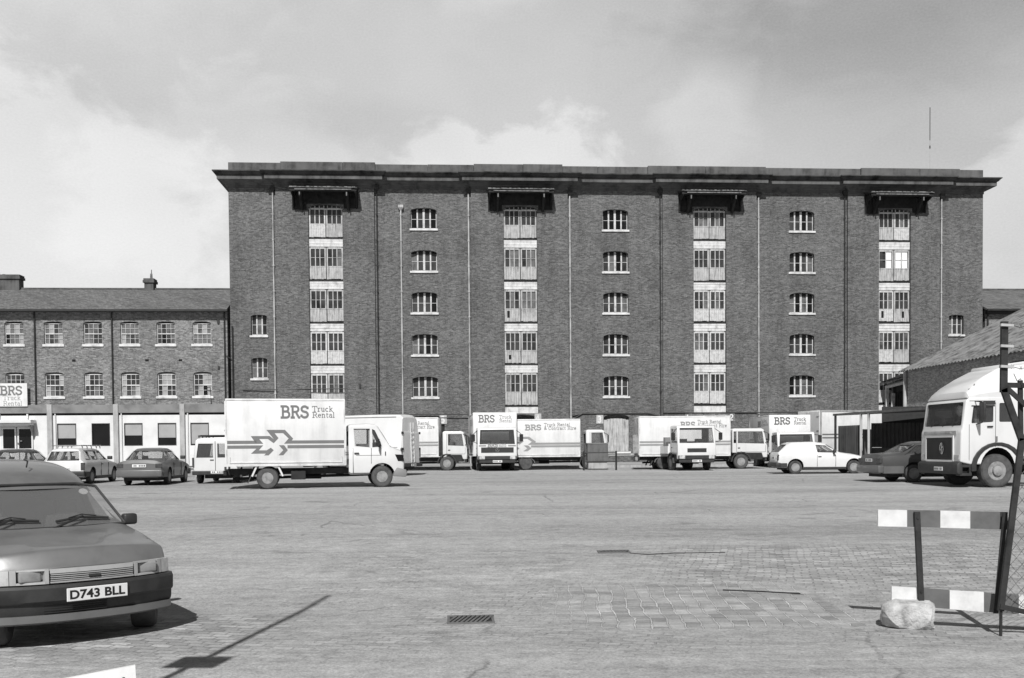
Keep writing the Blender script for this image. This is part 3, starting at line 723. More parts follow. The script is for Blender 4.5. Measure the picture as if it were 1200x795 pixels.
for u, z0 in ((-40.8, 4.9), (-35.55, 4.9), (-27.8, BG)):
    m = MB(); m.tube((u, -.1, z0), (u, -.1, E0-.2), .05, 8); m.tube((u, -.1, E0-.2), (u, -.5, E0-.12), .05, 8); m.build('drainpipe', 'pipe_dark', of, True)
m = MB(); m.tube((-27.25, -.12, BG), (-27.25, -.12, 10.4), .05, 8); m.path([(-27.7, -.12, 8.3), (-27.25, -.12, 8.05)], .03); m.build('drainpipe', 'pipe_dark', gr, True)
m = MB()
for u in (-38.2, -43.3, -33.2, -30.9): m.box(u-.12, u+.12, -.02, 0, 7.75+ZF, 7.9+ZF)
m.build_split('air_brick', 'black', of)
m = MB(); m.path([(-29.2, -.06, 6.1), (-28.85, -.06, 6.1), (-28.8, -.06, 4.9)], .025); m.box(-28.3, -28.15, -.1, 0, 10.6, 10.85); m.box(-28.3, -28.18, -.08, 0, 7.4, 7.6); m.build('wall_cable', 'pipe_dark', of)
# ground floor: white cladding between concrete posts under a grey fascia
m = MB(); m.box(-62, -27.7, -.32, -.003, 4.14+ZF, 4.72+ZF); m.build('fascia', 'fascia', of)
m = MB(); m.box(-62, -27.72, -.22, -.004, BG-.2, 3.98+ZF); cl = m.build('cladding', 'cladding', of)
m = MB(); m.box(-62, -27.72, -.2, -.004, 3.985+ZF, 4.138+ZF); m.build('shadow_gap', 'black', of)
GW = [(-39.35, -38.05, 1), (-37.0, -35.75, 0), (-34.78, -33.52, 2), (-32.48, -31.2, 1), (-30.23, -28.95, 3), (-48.5, -47.2, 1), (-46.2, -45.0, 0), (-53, -51.8, 1)]
cm = MB()
for a, b, k in GW: cm.box(a, b, -.5, -.1, 1.84+ZF, 3.42+ZF)
cm.box(-43.12, -40.96, -.5, -.08, BG+.05, 3.2+ZF); cut(cl, cm, 'cladding')
for a, b, k in GW:
    m = MB(); z0, z1 = 1.84+ZF, 3.42+ZF
    for q in ((a, a+.05, z0, z1), (b-.05, b, z0, z1), (a+.05, b-.05, z0, z0+.05), (a+.05, b-.05, z1-.05, z1)): m.box(q[0], q[1], -.235, -.14, q[2], q[3])
    fr = m.build('ground_window', 'pipe_dark', of)
    m = MB(); m.box(a+.05, b-.05, -.15, -.12, z0+.05, z1-.05); m.build('pane', 'pane_black', fr)
    if k:
        zz = {1: z0+.55, 2: z0+.72, 3: z0+.1}[k]; m = MB(); m.box(a+.06, b-.06, -.17, -.155, zz, z1-.06); m.build('blind', 'blind', fr)
for u in (-39.8, -35.3, -30.75, -44.3, -48.9, -53.4, -57.9):
    m = MB(); m.box(u-.17, u+.17, -.40, -.2, BG-.2, 4.74+ZF); m.bevel(.015, 1); m.build('concrete_post', 'concrete', of)
    m = MB(); m.tube((u+.36, -.29, BG), (u+.36, -.29, 4.1+ZF), .045, 8); m.build('drainpipe', 'white', of, True)
# double glass door with a flat hood
m = MB(); 
for a, b in ((-43.1, -42.13), (-42.03, -41.0)):
    for q in ((a, a+.09, 1.6, 3.2), (b-.09, b, 1.6, 3.2), (a+.09, b-.09, 1.6, 1.72), (a+.09, b-.09, 3.08, 3.2)): m.box(q[0], q[1], -.25, -.1, q[2]+ZF-.02, q[3]+ZF-.02)
m.box(-43.1, -41.0, -.25, -.1, BG+.06, 1.58+ZF)
dr = m.build('entrance_door', 'cladding', of)
m = MB(); m.box(-43.0, -42.2, -.17, -.14, 1.7+ZF, 3.06+ZF); m.box(-41.95, -41.1, -.17, -.14, 1.7+ZF, 3.06+ZF); m.build('pane', 'pane_black', dr)
m = MB(); m.box(-42.02, -41.95, -.31, -.26, 2.0+ZF, 2.12+ZF); m.box(-41.85, -41.7, -.31, -.26, 2.2+ZF, 2.25+ZF); m.build('handle', 'chrome', dr)
m = MB(); m.box(-45.5, -40.75, -1.15, -.225, 3.45+ZF, 3.68+ZF); m.box(-44.0, -40.9, -1.0, -.23, 3.3+ZF, 3.447+ZF); m.bevel(.02, 1); m.build('door_hood', 'cladding', of)
m = MB(); m.prism([(-.23, 3.3+ZF), (-.95, 3.3+ZF), (-.23, 2.3+ZF)], -40.95, -40.9, 'yz'); m.build('hood_cheek', 'fascia', of)
for u in (-43.2, -41.3):
    m = MB(); m.box(u-.05, u+.05, -.36, -.23, 3.8+ZF, 4.1+ZF); m.build('lamp_bracket', 'cladding', of)
# the big sign on the wing
sg = fac('sign_board', -45.0, -.36, 4.62+ZF); tag(sg, 'big white sign board with three lines of lettering above the office entrance', 'sign')
m = MB(); m.box(0, 3.75, -.05, .02, 0, 1.6); m.build('board', 'white_dull', sg)
m = MB(); f_ = lambda a, b, l: (a, -.05-l, b)
lettering(m, 'BRS', 1.92, .82, .56, f_, .2); m.build('lettering', 'livery', sg)
m = MB(); lettering(m, 'Truck', 2.12, .45, .30, f_, .12, xs=1.15); lettering(m, 'Rental', 2.12, .06, .30, f_, .12, xs=1.1); m.build('lettering', 'livery_pale', sg)
hr = fac('hand_rail', -41.1, -2.2, BG); tag(hr, 'short grey tubular hand rail beside the office entrance', 'rail')
m = MB(); m.path([(0, 0, 0), (0, 0, 1.35), (.75, 0, 1.35), (.75, 0, 0)], .03, 8); m.build('tube', 'pipe_dark', hr, True)

# ------------------------------------------------------------------ low wing on the right, beyond the warehouse
rw = fac('brick_wing'); tag(rw, 'low brick wing with slate roof right of the tall warehouse', 'building')
m = MB(); m.box(27.62, 62, 0, 10.2, BG-.3, E0+.08); w2 = m.build('wall', 'brick_pale', rw)
cm = MB()
for i in range(7): cm.prism(arch_pts(30.0+2.6*i, .6, 8.95+ZF, 10.42+ZF, .12, 6), -.4, .2)
cut(w2, cm, 'brick_pale')
for i in range(7):
    u = 30.0+2.6*i; m = MB(); m.box(u-.6, u-.55, .1, .16, 9.0+ZF, 10.4+ZF); m.box(u+.55, u+.6, .1, .16, 9.0+ZF, 10.4+ZF); m.box(u-.55, u+.55, .1, .16, 9.7+ZF, 9.76+ZF); m.box(u-.02, u+.02, .1, .16, 9.0+ZF, 10.4+ZF)
    f = m.build('window', 'frame_paint', rw); m = MB(); m.box(u-.58, u+.58, .165, .18, 8.98+ZF, 10.45+ZF); m.build('pane', 'pane', f)
m = MB()
for a, b in (((-.45, E0+.05), (ym, rz+.1)), ((ym, rz+.1), (10.7, E0+.05))):
    m.loft([[(x, a[0], a[1]), (x, b[0], b[1]), (x, b[0], b[1]-.14), (x, a[0], a[1]-.14)] for x in (27.5, 62.4)])
rf = m.build('roof', 'slate', rw)
m = MB(); m.box(27.5, 62.4, ym-.14, ym+.14, rz+.07, rz+.17); m.build('ridge_tiles', 'stone_mid', rf)
m = MB(); m.box(27.5, 62.4, -.58, -.44, E0-.12, E0+.02); m.box(27.63, 62, -.3, -.003, E0-.3, E0-.05); m.build('gutter', 'pipe_dark', rf)
m = MB(); m.tube((27.75, -.12, BG), (27.75, -.12, E0), .06, 8); m.build('drainpipe', 'pipe_dark', rw, True)

# ------------------------------------------------------------------ corrugated shed on the right
SH = Vector((26.75, 0, 0))
def sx(Y): return 27.15-.0645*(Y-68)      # west wall line
sh = empty('corrugated_shed'); tag(sh, 'brick shed with corrugated cement roof behind the high-roof lorry cab', 'shed')
dz = lambda Y: (sx(Y))
eave = 6.78
Y0, Y1 = 69.0, 40.0
m = MB()
m.loft([[(sx(Y), Y, gz(60)-.3), (sx(Y)+16, Y+1, gz(60)-.3), (sx(Y)+16, Y+1, eave), (sx(Y), Y, eave)] for Y in (Y0-.3, Y1+.3)])
shw = m.build('wall', 'brick_shed', sh)
cm = MB(); cm.box(sx(60)-2, sx(60)+.35, 45.6, 57.6, 1.2, 5.9); cut(shw, cm, 'sheet_dark')
m = MB()
for i in range(24): 
    y = 45.7+i*.5; m.box(sx(y)+.2, sx(y)+.26, y, y+.47, 1.2, 5.85)
m.build('sliding_door', 'sheet_dark', sh)
m = MB(); m.box(sx(52)-.25, sx(52)+.12, 45.3, 58, 5.9, 6.25); m.build('door_lintel', 'pipe_dark', sh)
def corr_roof(x_e, Yn, Yf, z_e, slope, run, amp=.05, pitch=.40, over=.35, drop=.0):
    m = MB(); n = int(abs(Yf-Yn)/pitch*4)
    top = []; bot = []
    for i in range(n+1):
        Y = Yn+(Yf-Yn)*i/n; h = amp*cos(i*pi/2)
        x0 = x_e(Y)-over
        top.append([(x0, Y, z_e+h-over*slope), (x0+run, Y+.06*run, z_e+h+(run-over)*slope)])
        bot.append([(p[0], p[1], p[2]-.025) for p in top[-1]])
    vt = [[m.bm.verts.new(p) for p in r_] for r_ in top]; vb = [[m.bm.verts.new(p) for p in r_] for r_ in bot]
    F = m.bm.faces.new
    for i in range(n):
        F([vt[i][0], vt[i+1][0], vt[i+1][1], vt[i][1]]); F([vb[i][0], vb[i][1], vb[i+1][1], vb[i+1][0]]); F([vt[i][0], vb[i][0], vb[i+1][0], vt[i+1][0]]); F([vt[i][1], vt[i+1][1], vb[i+1][1], vb[i][1]])
    F([vt[0][0], vt[0][1], vb[0][1], vb[0][0]]); F([vt[n][0], vb[n][0], vb[n][1], vt[n][1]])
    return m
corr_roof(sx, Y1, Y0, eave+.12, .49, 9).build('roof', 'asbestos', sh, True, 60)
m = MB(); m.loft([[(sx(Y), Y, eave), (sx(Y)+8.6, Y+.5, eave), (sx(Y)+8.6, Y+.5, eave+8.6*.49)] for Y in (Y0-.3, Y0-.6)]); m.build('gable', 'brick_shed', sh)
m = MB(); m.loft([[(sx(Y), Y, eave), (sx(Y)+8.6, Y+.5, eave), (sx(Y)+8.6, Y+.5, eave+8.6*.49)] for Y in (Y1+.3, Y1+.6)]); m.build('gable', 'brick_shed', sh)
m = MB(); m.tube((sx(68.4)-.12, 68.4, 3.2), (sx(68.4)-.12, 68.4, eave-.1), .13, 8); m.build('drainpipe', 'pipe_pale', sh, True)
# tumbledown loading bay against the warehouse
lb = empty('loading_bay'); tag(lb, 'tumbledown timber loading bay wedged between shed and warehouse', 'shed')
m = MB(); Ya, Yb = 69.2, 72.9; xw = 27.0
q = lambda Y: sx(Y)+.62
m.bar((q(Ya), Ya, 1), (q(Ya), Ya, 6.3), .2, .2); m.bar((q(Yb), Yb, 1), (q(Yb), Yb, 6.0), .22, .22); m.bar((q(Ya), Ya, 6.15), (q(Yb), Yb, 5.95), .2, .3); m.bar((q(Ya), Ya, 3.95), (q(Yb), Yb, 3.85), .2, .35)
m.build('timber_frame', 'frame_paint', lb)
m = MB()
for i in range(13):
    y = Ya+(Yb-Ya)*(i+.5)/13; m.box(q(y)+.45, q(y)+.5, y-.11, y+.11, 4.0, 5.9)
m.box(q(71)+.2, q(71)+.3, 69.5, 72, 5.5, 5.95)
m.build('slatted_screen', 'timber_black', lb)
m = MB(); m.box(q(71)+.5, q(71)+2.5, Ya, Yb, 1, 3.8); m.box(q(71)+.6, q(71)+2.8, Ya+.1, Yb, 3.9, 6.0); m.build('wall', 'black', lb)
m = MB(); m.bar((q(71)-.1, 71.9, 4.05), (q(71)+.05, 72.1, 5.4), .22, .12); m.build('leaning_board', 'frame_paint', lb)
m = MB(); 
for k in range(5):
    y = Ya-.3+k*.85
    m.loft([[(q(y)-.35, y, 6.4-.03*k), (q(y)-.35, y+.9, 6.35-.03*k), (q(y)-.35, y+.9, 6.43-.03*k), (q(y)-.35, y, 6.48-.03*k)], [(q(y)+3.2, y, 7.55), (q(y)+3.2, y+.9, 7.5), (q(y)+3.2, y+.9, 7.58), (q(y)+3.2, y, 7.63)]])
m.build('roof', 'timber_black', lb)
m = MB(); m.bar((q(Ya)-.15, Ya, 6.42), (q(Yb)-.25, Yb, 6.2), .12, .12); m.build('gutter', 'timber_grey', lb)

# open-fronted lean-to with sheeted bays
lt = empty('lean_to'); tag(lt, 'dark open lean-to with thin posts and corrugated sheet walls behind the parked cars', 'shed')
def P(px, py, Y): x, z = V(px, py, Y); return (x, Y, z)
a = Vector(P(978, 487.5, 57)); b = Vector(P(1100, 479, 47.5))
def roofline(t): return a+(b-a)*t
m = MB(); k = Vector((6.5, .4, .25)); 
m.loft([[p, p+k, p+k+Vector((0, 0, .12)), p+Vector((0, 0, .12))] for p in (roofline(-.02), roofline(.3), roofline(1.3))])
m.build('roof', 'sheet_mid', lt)
for t in (.0, .28, .36, 1.25):
    p = roofline(t); m = MB(); m.tube((p.x+.05, p.y, gz(p.y)-.1), (p.x+.05, p.y, p.z), .07, 8); m.build('post', 'pipe_pale' if 0 < t < 1 else 'pipe_dark', lt, True)
def corr_wall(p0, p1, z0, z1, mat, name='sheet_wall'):
    m = MB(); d = Vector((p1[0]-p0[0], p1[1]-p0[1], 0)); L = d.length; n = int(L/.055); d.normalize(); nn = Vector((-d.y, d.x, 0))
    pts = [Vector((p0[0], p0[1], 0))+d*(L*i/n)+nn*(.035*cos(i*pi/2)) for i in range(n+1)]
    for s_ in (0, 1):
        pass
    ring = [(p.x, p.y) for p in pts]+[((p+nn*.02).x, (p+nn*.02).y) for p in pts[::-1]]
    m.prism(ring, z0, z1, 'xy'); return m.build(name, mat, lt)
pa, pb = roofline(0), roofline(.27)
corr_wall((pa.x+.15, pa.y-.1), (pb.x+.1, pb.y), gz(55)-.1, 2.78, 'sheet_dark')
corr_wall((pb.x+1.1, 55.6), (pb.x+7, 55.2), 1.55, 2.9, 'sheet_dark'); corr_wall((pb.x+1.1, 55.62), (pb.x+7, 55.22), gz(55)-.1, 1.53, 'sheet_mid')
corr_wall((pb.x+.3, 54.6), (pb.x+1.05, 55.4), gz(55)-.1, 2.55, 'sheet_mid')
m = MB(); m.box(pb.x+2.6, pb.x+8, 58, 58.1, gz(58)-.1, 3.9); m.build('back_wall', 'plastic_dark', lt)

# pavement with its kerb in front of the warehouse
m = MB(); 
m.loft([[(x, y, gz(60)-.2), (x, y+14, gz(60)-.2), (x, y+14, gz(60)+.13), (x, y, gz(60)+.13)] for x, y in ((-22, 58.6), (34, 62.2))])
pv = m.build('pavement', 'ground', None); tag(pv, kind='structure')
m = MB(); 
for i in range(60):
    x = -22+i*.94; y = 58.45+i*.0604; m.box(x, x+.92, y-.14, y+.02, gz(60)-.2, gz(60)+.135+.008*(i % 3))
kb = m.build('kerb', 'concrete', None); tag(kb, kind='structure')
# ------------------------------------------------------------------ wheels
def wheel(par, x, y, r, w, side, rim='rim_grey', rr=.6, steer=0, holes=0, hub=.0):
    """side +1: outer face towards +y"""
    m = MB(); s = side
    pr = [(r*rr, -w/2), (r*.9, -w/2), (r*.985, -w*.38), (r, -w*.2), (r, w*.2), (r*.985, w*.38), (r*.9, w/2), (r*.78, w*.52), (r*rr, w/2-.01), (r*rr-.01, w*.2), (r*rr-.01, -w/2)]
    m.lathe_y(0, 0, [(a, b*s) for a, b in pr]+[(r*rr, -w/2*s)], 32)
    t = m.build('wheel', ['rubber_side'] if r > .3 else ['rubber'], par, True, 40); t.location = (x, y, r); t.rotation_euler = (0, 0, steer)
    # tread is darker than the dusty wall
    t.data.materials.append(M['rubber'])
    for p in t.data.polygons:
        c = p.center; 
        if sqrt(c.x**2+c.z**2) > r*.93: p.material_index = 1
    m = MB()
    q = rr*r-.002
    pr = [(q, w*.46), (q*.93, w*.47), (q*.9, w*.3), (q*.72, w*.24), (q*.5, w*(.30+hub)), (q*.34, w*(.34+hub)), (q*.3, w*(.42+hub)), (.001, w*(.43+hub)), (.001, w*.05), (q, w*.05)]
    m.lathe_y(0, 0, [(a, b*s) for a, b in pr], 28)
    ri = m.build('rim', [rim, 'rim_dark'], t, True, 30)
    for p in ri.data.polygons:
        d_ = sqrt(p.center.x**2+p.center.z**2)
        if .52*q < d_ < .84*q: p.material_index = 1
    if holes:
        m = MB()
        for i in range(holes):
            a = 2*pi*i/holes; rad = q*.60; c = (rad*cos(a), 0, rad*sin(a)); hr = q*(.10 if holes > 6 else .13)
            y0 = (.24+(.06+hub)*.545)*w*s; m.tube((c[0], y0-.02*s, c[2]), (c[0], y0+.012*s, c[2]), hr, 8)
        m.build('rim_hole', 'black', t)
    return t
def prof_interp(st, x, k):
    for a, b in zip(st, st[1:]):
        if a['x'] <= x <= b['x']:
            t = (x-a['x'])/(b['x']-a['x']); return a[k]+(b[k]-a[k])*t
    return st[0][k] if x < st[0]['x'] else st[-1][k]
def car_stations(rows):
    return [dict(zip(('x', 'zl', 'zb', 'zt', 'wl', 'wb', 'wt'), r)) for r in rows]
def ring(s):
    zl, zb, zt, wl, wb, wt, x = (s[k] for k in ('zl', 'zb', 'zt', 'wl', 'wb', 'wt', 'x'))
    h = [(wl*.8, zl), (wl, zl+.07), (wb, zl+(zb-zl)*.55), (wb*.985, zb-.03), (wb*.96, zb+.012), (wt+.02, zt-.09*min(1, (zt-zb)/.3)-.004), (wt-.07, zt-.012), (wt*.45, zt+.012)]
    pts = [(x, a, b) for a, b in h]+[(x, -a, b) for a, b in h[::-1]]
    return pts
def make_body(name, rows, par, mat, sub=1, arches=(), arch_r=.33):
    st = car_stations(rows); m = MB(); m.loft([ring(s) for s in st])
    o = m.build(name, [mat], par)
    if sub: subsurf(o, sub)
    return o, st
def cabin_cut(o, rows_in, side_polys=(), front=None, rear=None, wcut=1.2):
    """hollow the cabin, then open the windows"""
    m = MB(); m.loft([ring(s) for s in car_stations(rows_in)]); cut(o, m)
    for p in side_polys:
        m = MB(); m.prism(p, -wcut, wcut, 'xz'); cut(o, m)
    for f, xa, xb in (front, rear):
        if f: m = MB(); m.prism(f, xa, xb, 'yz'); cut(o, m)
def arches_cut(o, xs, r, depth, W, z):
    for x in xs:
        for s in (-1, 1):
            m = MB(); m.loft([[(x+r*cos(2*pi*i/24), s*y, z+r*sin(2*pi*i/24)) for i in range(24)] for y in (W-depth, W+.3)]); cut(o, m, 'black')
def side_y(st, x, z):
    zb, zt, wb, wt = (prof_interp(st, x, k) for k in ('zb', 'zt', 'wb', 'wt'))
    t = min(1, max(0, (z-zb)/max(.05, (zt-.09-zb)))); return wb*.96+(wt+.02-wb*.96)*t
def side_panes(par, st, polys, off=.035, name='side_window', mat='glass'):
    for p in polys:
        for s in (-1, 1):
            m = MB(); A = [(x, s*(side_y(st, x, z)-off), z) for x, z in p]; B = [(x, s*(side_y(st, x, z)-off-.008), z) for x, z in p]
            m.loft([A, B]); m.build(name, mat, par)
def slope_pane(par, pts, name, mat='glass', t=.008):
    """pts: 3-D corners; thin pane"""
    m = MB(); m.loft([pts, [(x-t, y, z) for x, y, z in pts]]); return m.build(name, mat, par)
def plate(par, x, y, z, w, h, face, name='number_plate', mat='white_plastic', lx=0):
    m = MB(); m.box(min(x, x+.012*face), max(x, x+.012*face), y-w/2, y+w/2, z-h/2, z+h/2); p = m.build(name, mat, par)
    # an unreadable row of characters
    m = MB()
    for i in range(7):
        if i == 4: continue
        a = y-w/2+.03+(w-.06)*i/7; xx = x+.0145*face
        m.face([(xx, a, z-h*.28), (xx, a+(w-.06)/7*.62, z-h*.28), (xx, a+(w-.06)/7*.62, z+h*.28), (xx, a, z+h*.28)])
    m.build('plate_characters', 'rim_dark', p)
    return p

# ------------------------------------------------------------------ livery painted on a flat side.  fn(a, z, lift): a runs towards the right of the reader
def band(m, fn, a0, a1, z0, z1, l=.004): m.face([fn(a0, z0, l), fn(a1, z0, l), fn(a1, z1, l), fn(a0, z1, l)])
LOGO = [[(258, 338), (402, 338), (434, 364), (378, 290), (520, 290), (583, 360), (548, 399), (512, 399), (548, 358), (505, 316), (440, 316), (470, 355), (432, 395), (388, 361), (322, 361), (353, 399), (300, 399)],
        [(290, 411), (352, 411), (318, 450), (378, 450), (410, 430), (432, 450), (392, 490), (358, 490), (372, 476), (258, 476), (303, 434)],
        [(472, 411), (512, 411), (540, 450), (505, 490), (468, 490), (505, 450)]]
def poly_face(m, fn, pts, l):
    m.face([fn(a, z, l) for a, z in pts])
def livery_side(par, fn, L, z0, z1, text='full', logo=True, mats=('livery', 'livery'), tx=.46, both=False):
    """L x (z0..z1) panel, a = 0..L"""
    H = z1-z0; sx_ = L/922.; sz = H/530.
    mp = lambda p: ((p[0]-68)*sx_, z1-(p[1]-45)*sz)
    if logo:
        m = MB()
        for p in LOGO: poly_face(m, fn, [mp(q) for q in p], .004)
        m.bm.normal_update(); bmesh.ops.triangulate(m.bm, faces=m.bm.faces[:])
        m.build('arrow_emblem', mats[0], par)
    m = MB(); za, zb_ = mp((0, 374))[1], mp((0, 399))[1]; zc, zd = mp((0, 411))[1], mp((0, 436))[1]
    if logo:
        band(m, fn, .01, mp((300, 0))[0], zb_, za); band(m, fn, mp((548, 0))[0], L-.01, zb_, za, .0045)
        band(m, fn, .01, mp((303, 0))[0], zd, zc, .0045); band(m, fn, mp((538, 0))[0], L-.01, zd, zc, .005)
    else:
        band(m, fn, .01, L-.01, zb_+.02, za); band(m, fn, .01, L-.01, zd+.02, zc)
    m.build_split('stripe', mats[0], par)
    m = MB()
    if text == 'full':
        h = 88*sz; x = mp((488, 0))[0]; k = (222*sx_)/text_w('BRS', h)
        lettering(m, 'BRS', x, mp((0, 193))[1], h, fn, .2, xs=k); m.build('lettering', mats[0], par)
        m = MB(); h2 = 40*sz; k = (165*sx_)/text_w('Truck', h2)
        lettering(m, 'Truck', mp((733, 0))[0], mp((0, 145))[1], h2, fn, .13, xs=k); k = (178*sx_)/text_w('Rental', h2); lettering(m, 'Rental', mp((733, 0))[0], mp((0, 193))[1], h2, fn, .13, xs=k)
        m.build('lettering', mats[1], par)
    elif text == 'hire':
        h = 62*sz*1.1; lettering(m, 'BRS', L*.45, z1-H*.28, h, fn, .19, xs=(L*.165)/text_w('BRS', h)); m.build('lettering', mats[0], par)
        m = MB(); h2 = 42*sz; lettering(m, 'Truck Rental', L*.64, z1-H*.185, h2, fn, .14, xs=(L*.26)/text_w('Truck Rental', h2)); lettering(m, '& Contract Hire', L*.64, z1-H*.28, h2, fn, .14, xs=(L*.32)/text_w('& Contract Hire', h2))
        m.build('lettering', mats[1], par)
def box_body(par, x0, x1, W, z0, z1, lip=True, mat='white_dull', name='box_body'):
    m = MB(); m.box(x0, x1, -W/2, W/2, z0, z1); m.bevel(.025, 2); b = m.build(name, mat, par, True)
    m = MB()
    for s in (-1, 1):       # edge trims
        y = s*W/2
        m.box(x0, x1, min(y, y+.012*s), max(y, y+.012*s), z1-.07, z1-.03)
        m.box(x0, x1, min(y, y+.02*s), max(y, y+.02*s), z0, z0+.06)
        if lip:
            m.box(x0+.12, x1-.12, min(y, y+.03*s), max(y, y+.03*s), z0+.11, z0+.14)
            for xx in (x0+.12, x1-.15): m.box(xx, xx+.03, min(y, y+.03*s), max(y, y+.03*s), z0+.14, z0+.32)
        for xx in (x0, x1-.05): m.box(xx, xx+.05, min(y, y+.01*s), max(y, y+.01*s), z0+.06, z1-.07)
    m.build('trim_rail', 'sill', b)
    return b
def rear_doors(par, x, W, z0, z1, mat='white_dull'):
    m = MB()
    for s in (-1, 1):
        a, b = (s*.02, s*(W/2-.06)); m.box(x-.03, x, min(a, b), max(a, b), z0+.08, z1-.08)
    d = m.build('rear_door', mat, par)
    m = MB()
    for s in (-.12, .12): m.tube((x-.055, s, z0+.1), (x-.055, s, z1-.12), .018, 6)
    for z in (z0+.5, z0+1.2, z1-.4):
        for s in (-1, 1): m.box(x-.05, x-.03, min(s*(W/2-.08), s*(W/2-.3)), max(s*(W/2-.08), s*(W/2-.3)), z, z+.06)
    m.build('door_gear', 'rim_grey', d)
def chassis(par, x0, x1, W=.85, z=.62, h=.2):
    m = MB()
    for s in (-1, 1): m.box(x0, x1, s*W/2-.05, s*W/2+.05, z-h/2, z+h/2)
    n = int((x1-x0)/.8)
    for i in range(n+1): m.box(x0+i*.8, x0+i*.8+.08, -W/2, W/2, z-h/2+.02, z+h/2-.02)
    m.box(x0+(x1-x0)*.45, x0+(x1-x0)*.45+.8, W/2+.06, W/2+.45, z-.3, z+.05); m.box(x0+(x1-x0)*.4, x0+(x1-x0)*.4+.5, -W/2-.5, -W/2-.06, z-.28, z+.03)
    m.tube((x0+.2, 0, z-.25), (x1-.4, 0, z-.15), .05, 8)
    m.box(-.12, .12, -.8, .8, z-.32, z-.12)
    return m.build('chassis', 'chassis', par)
def mudflap(par, x, y, z0, z1, w=.25, tilt=.12):
    m = MB(); m.bar((x-tilt, y, z0), (x, y, z1), .03, w); return m.build('mudflap', 'rubber', par)

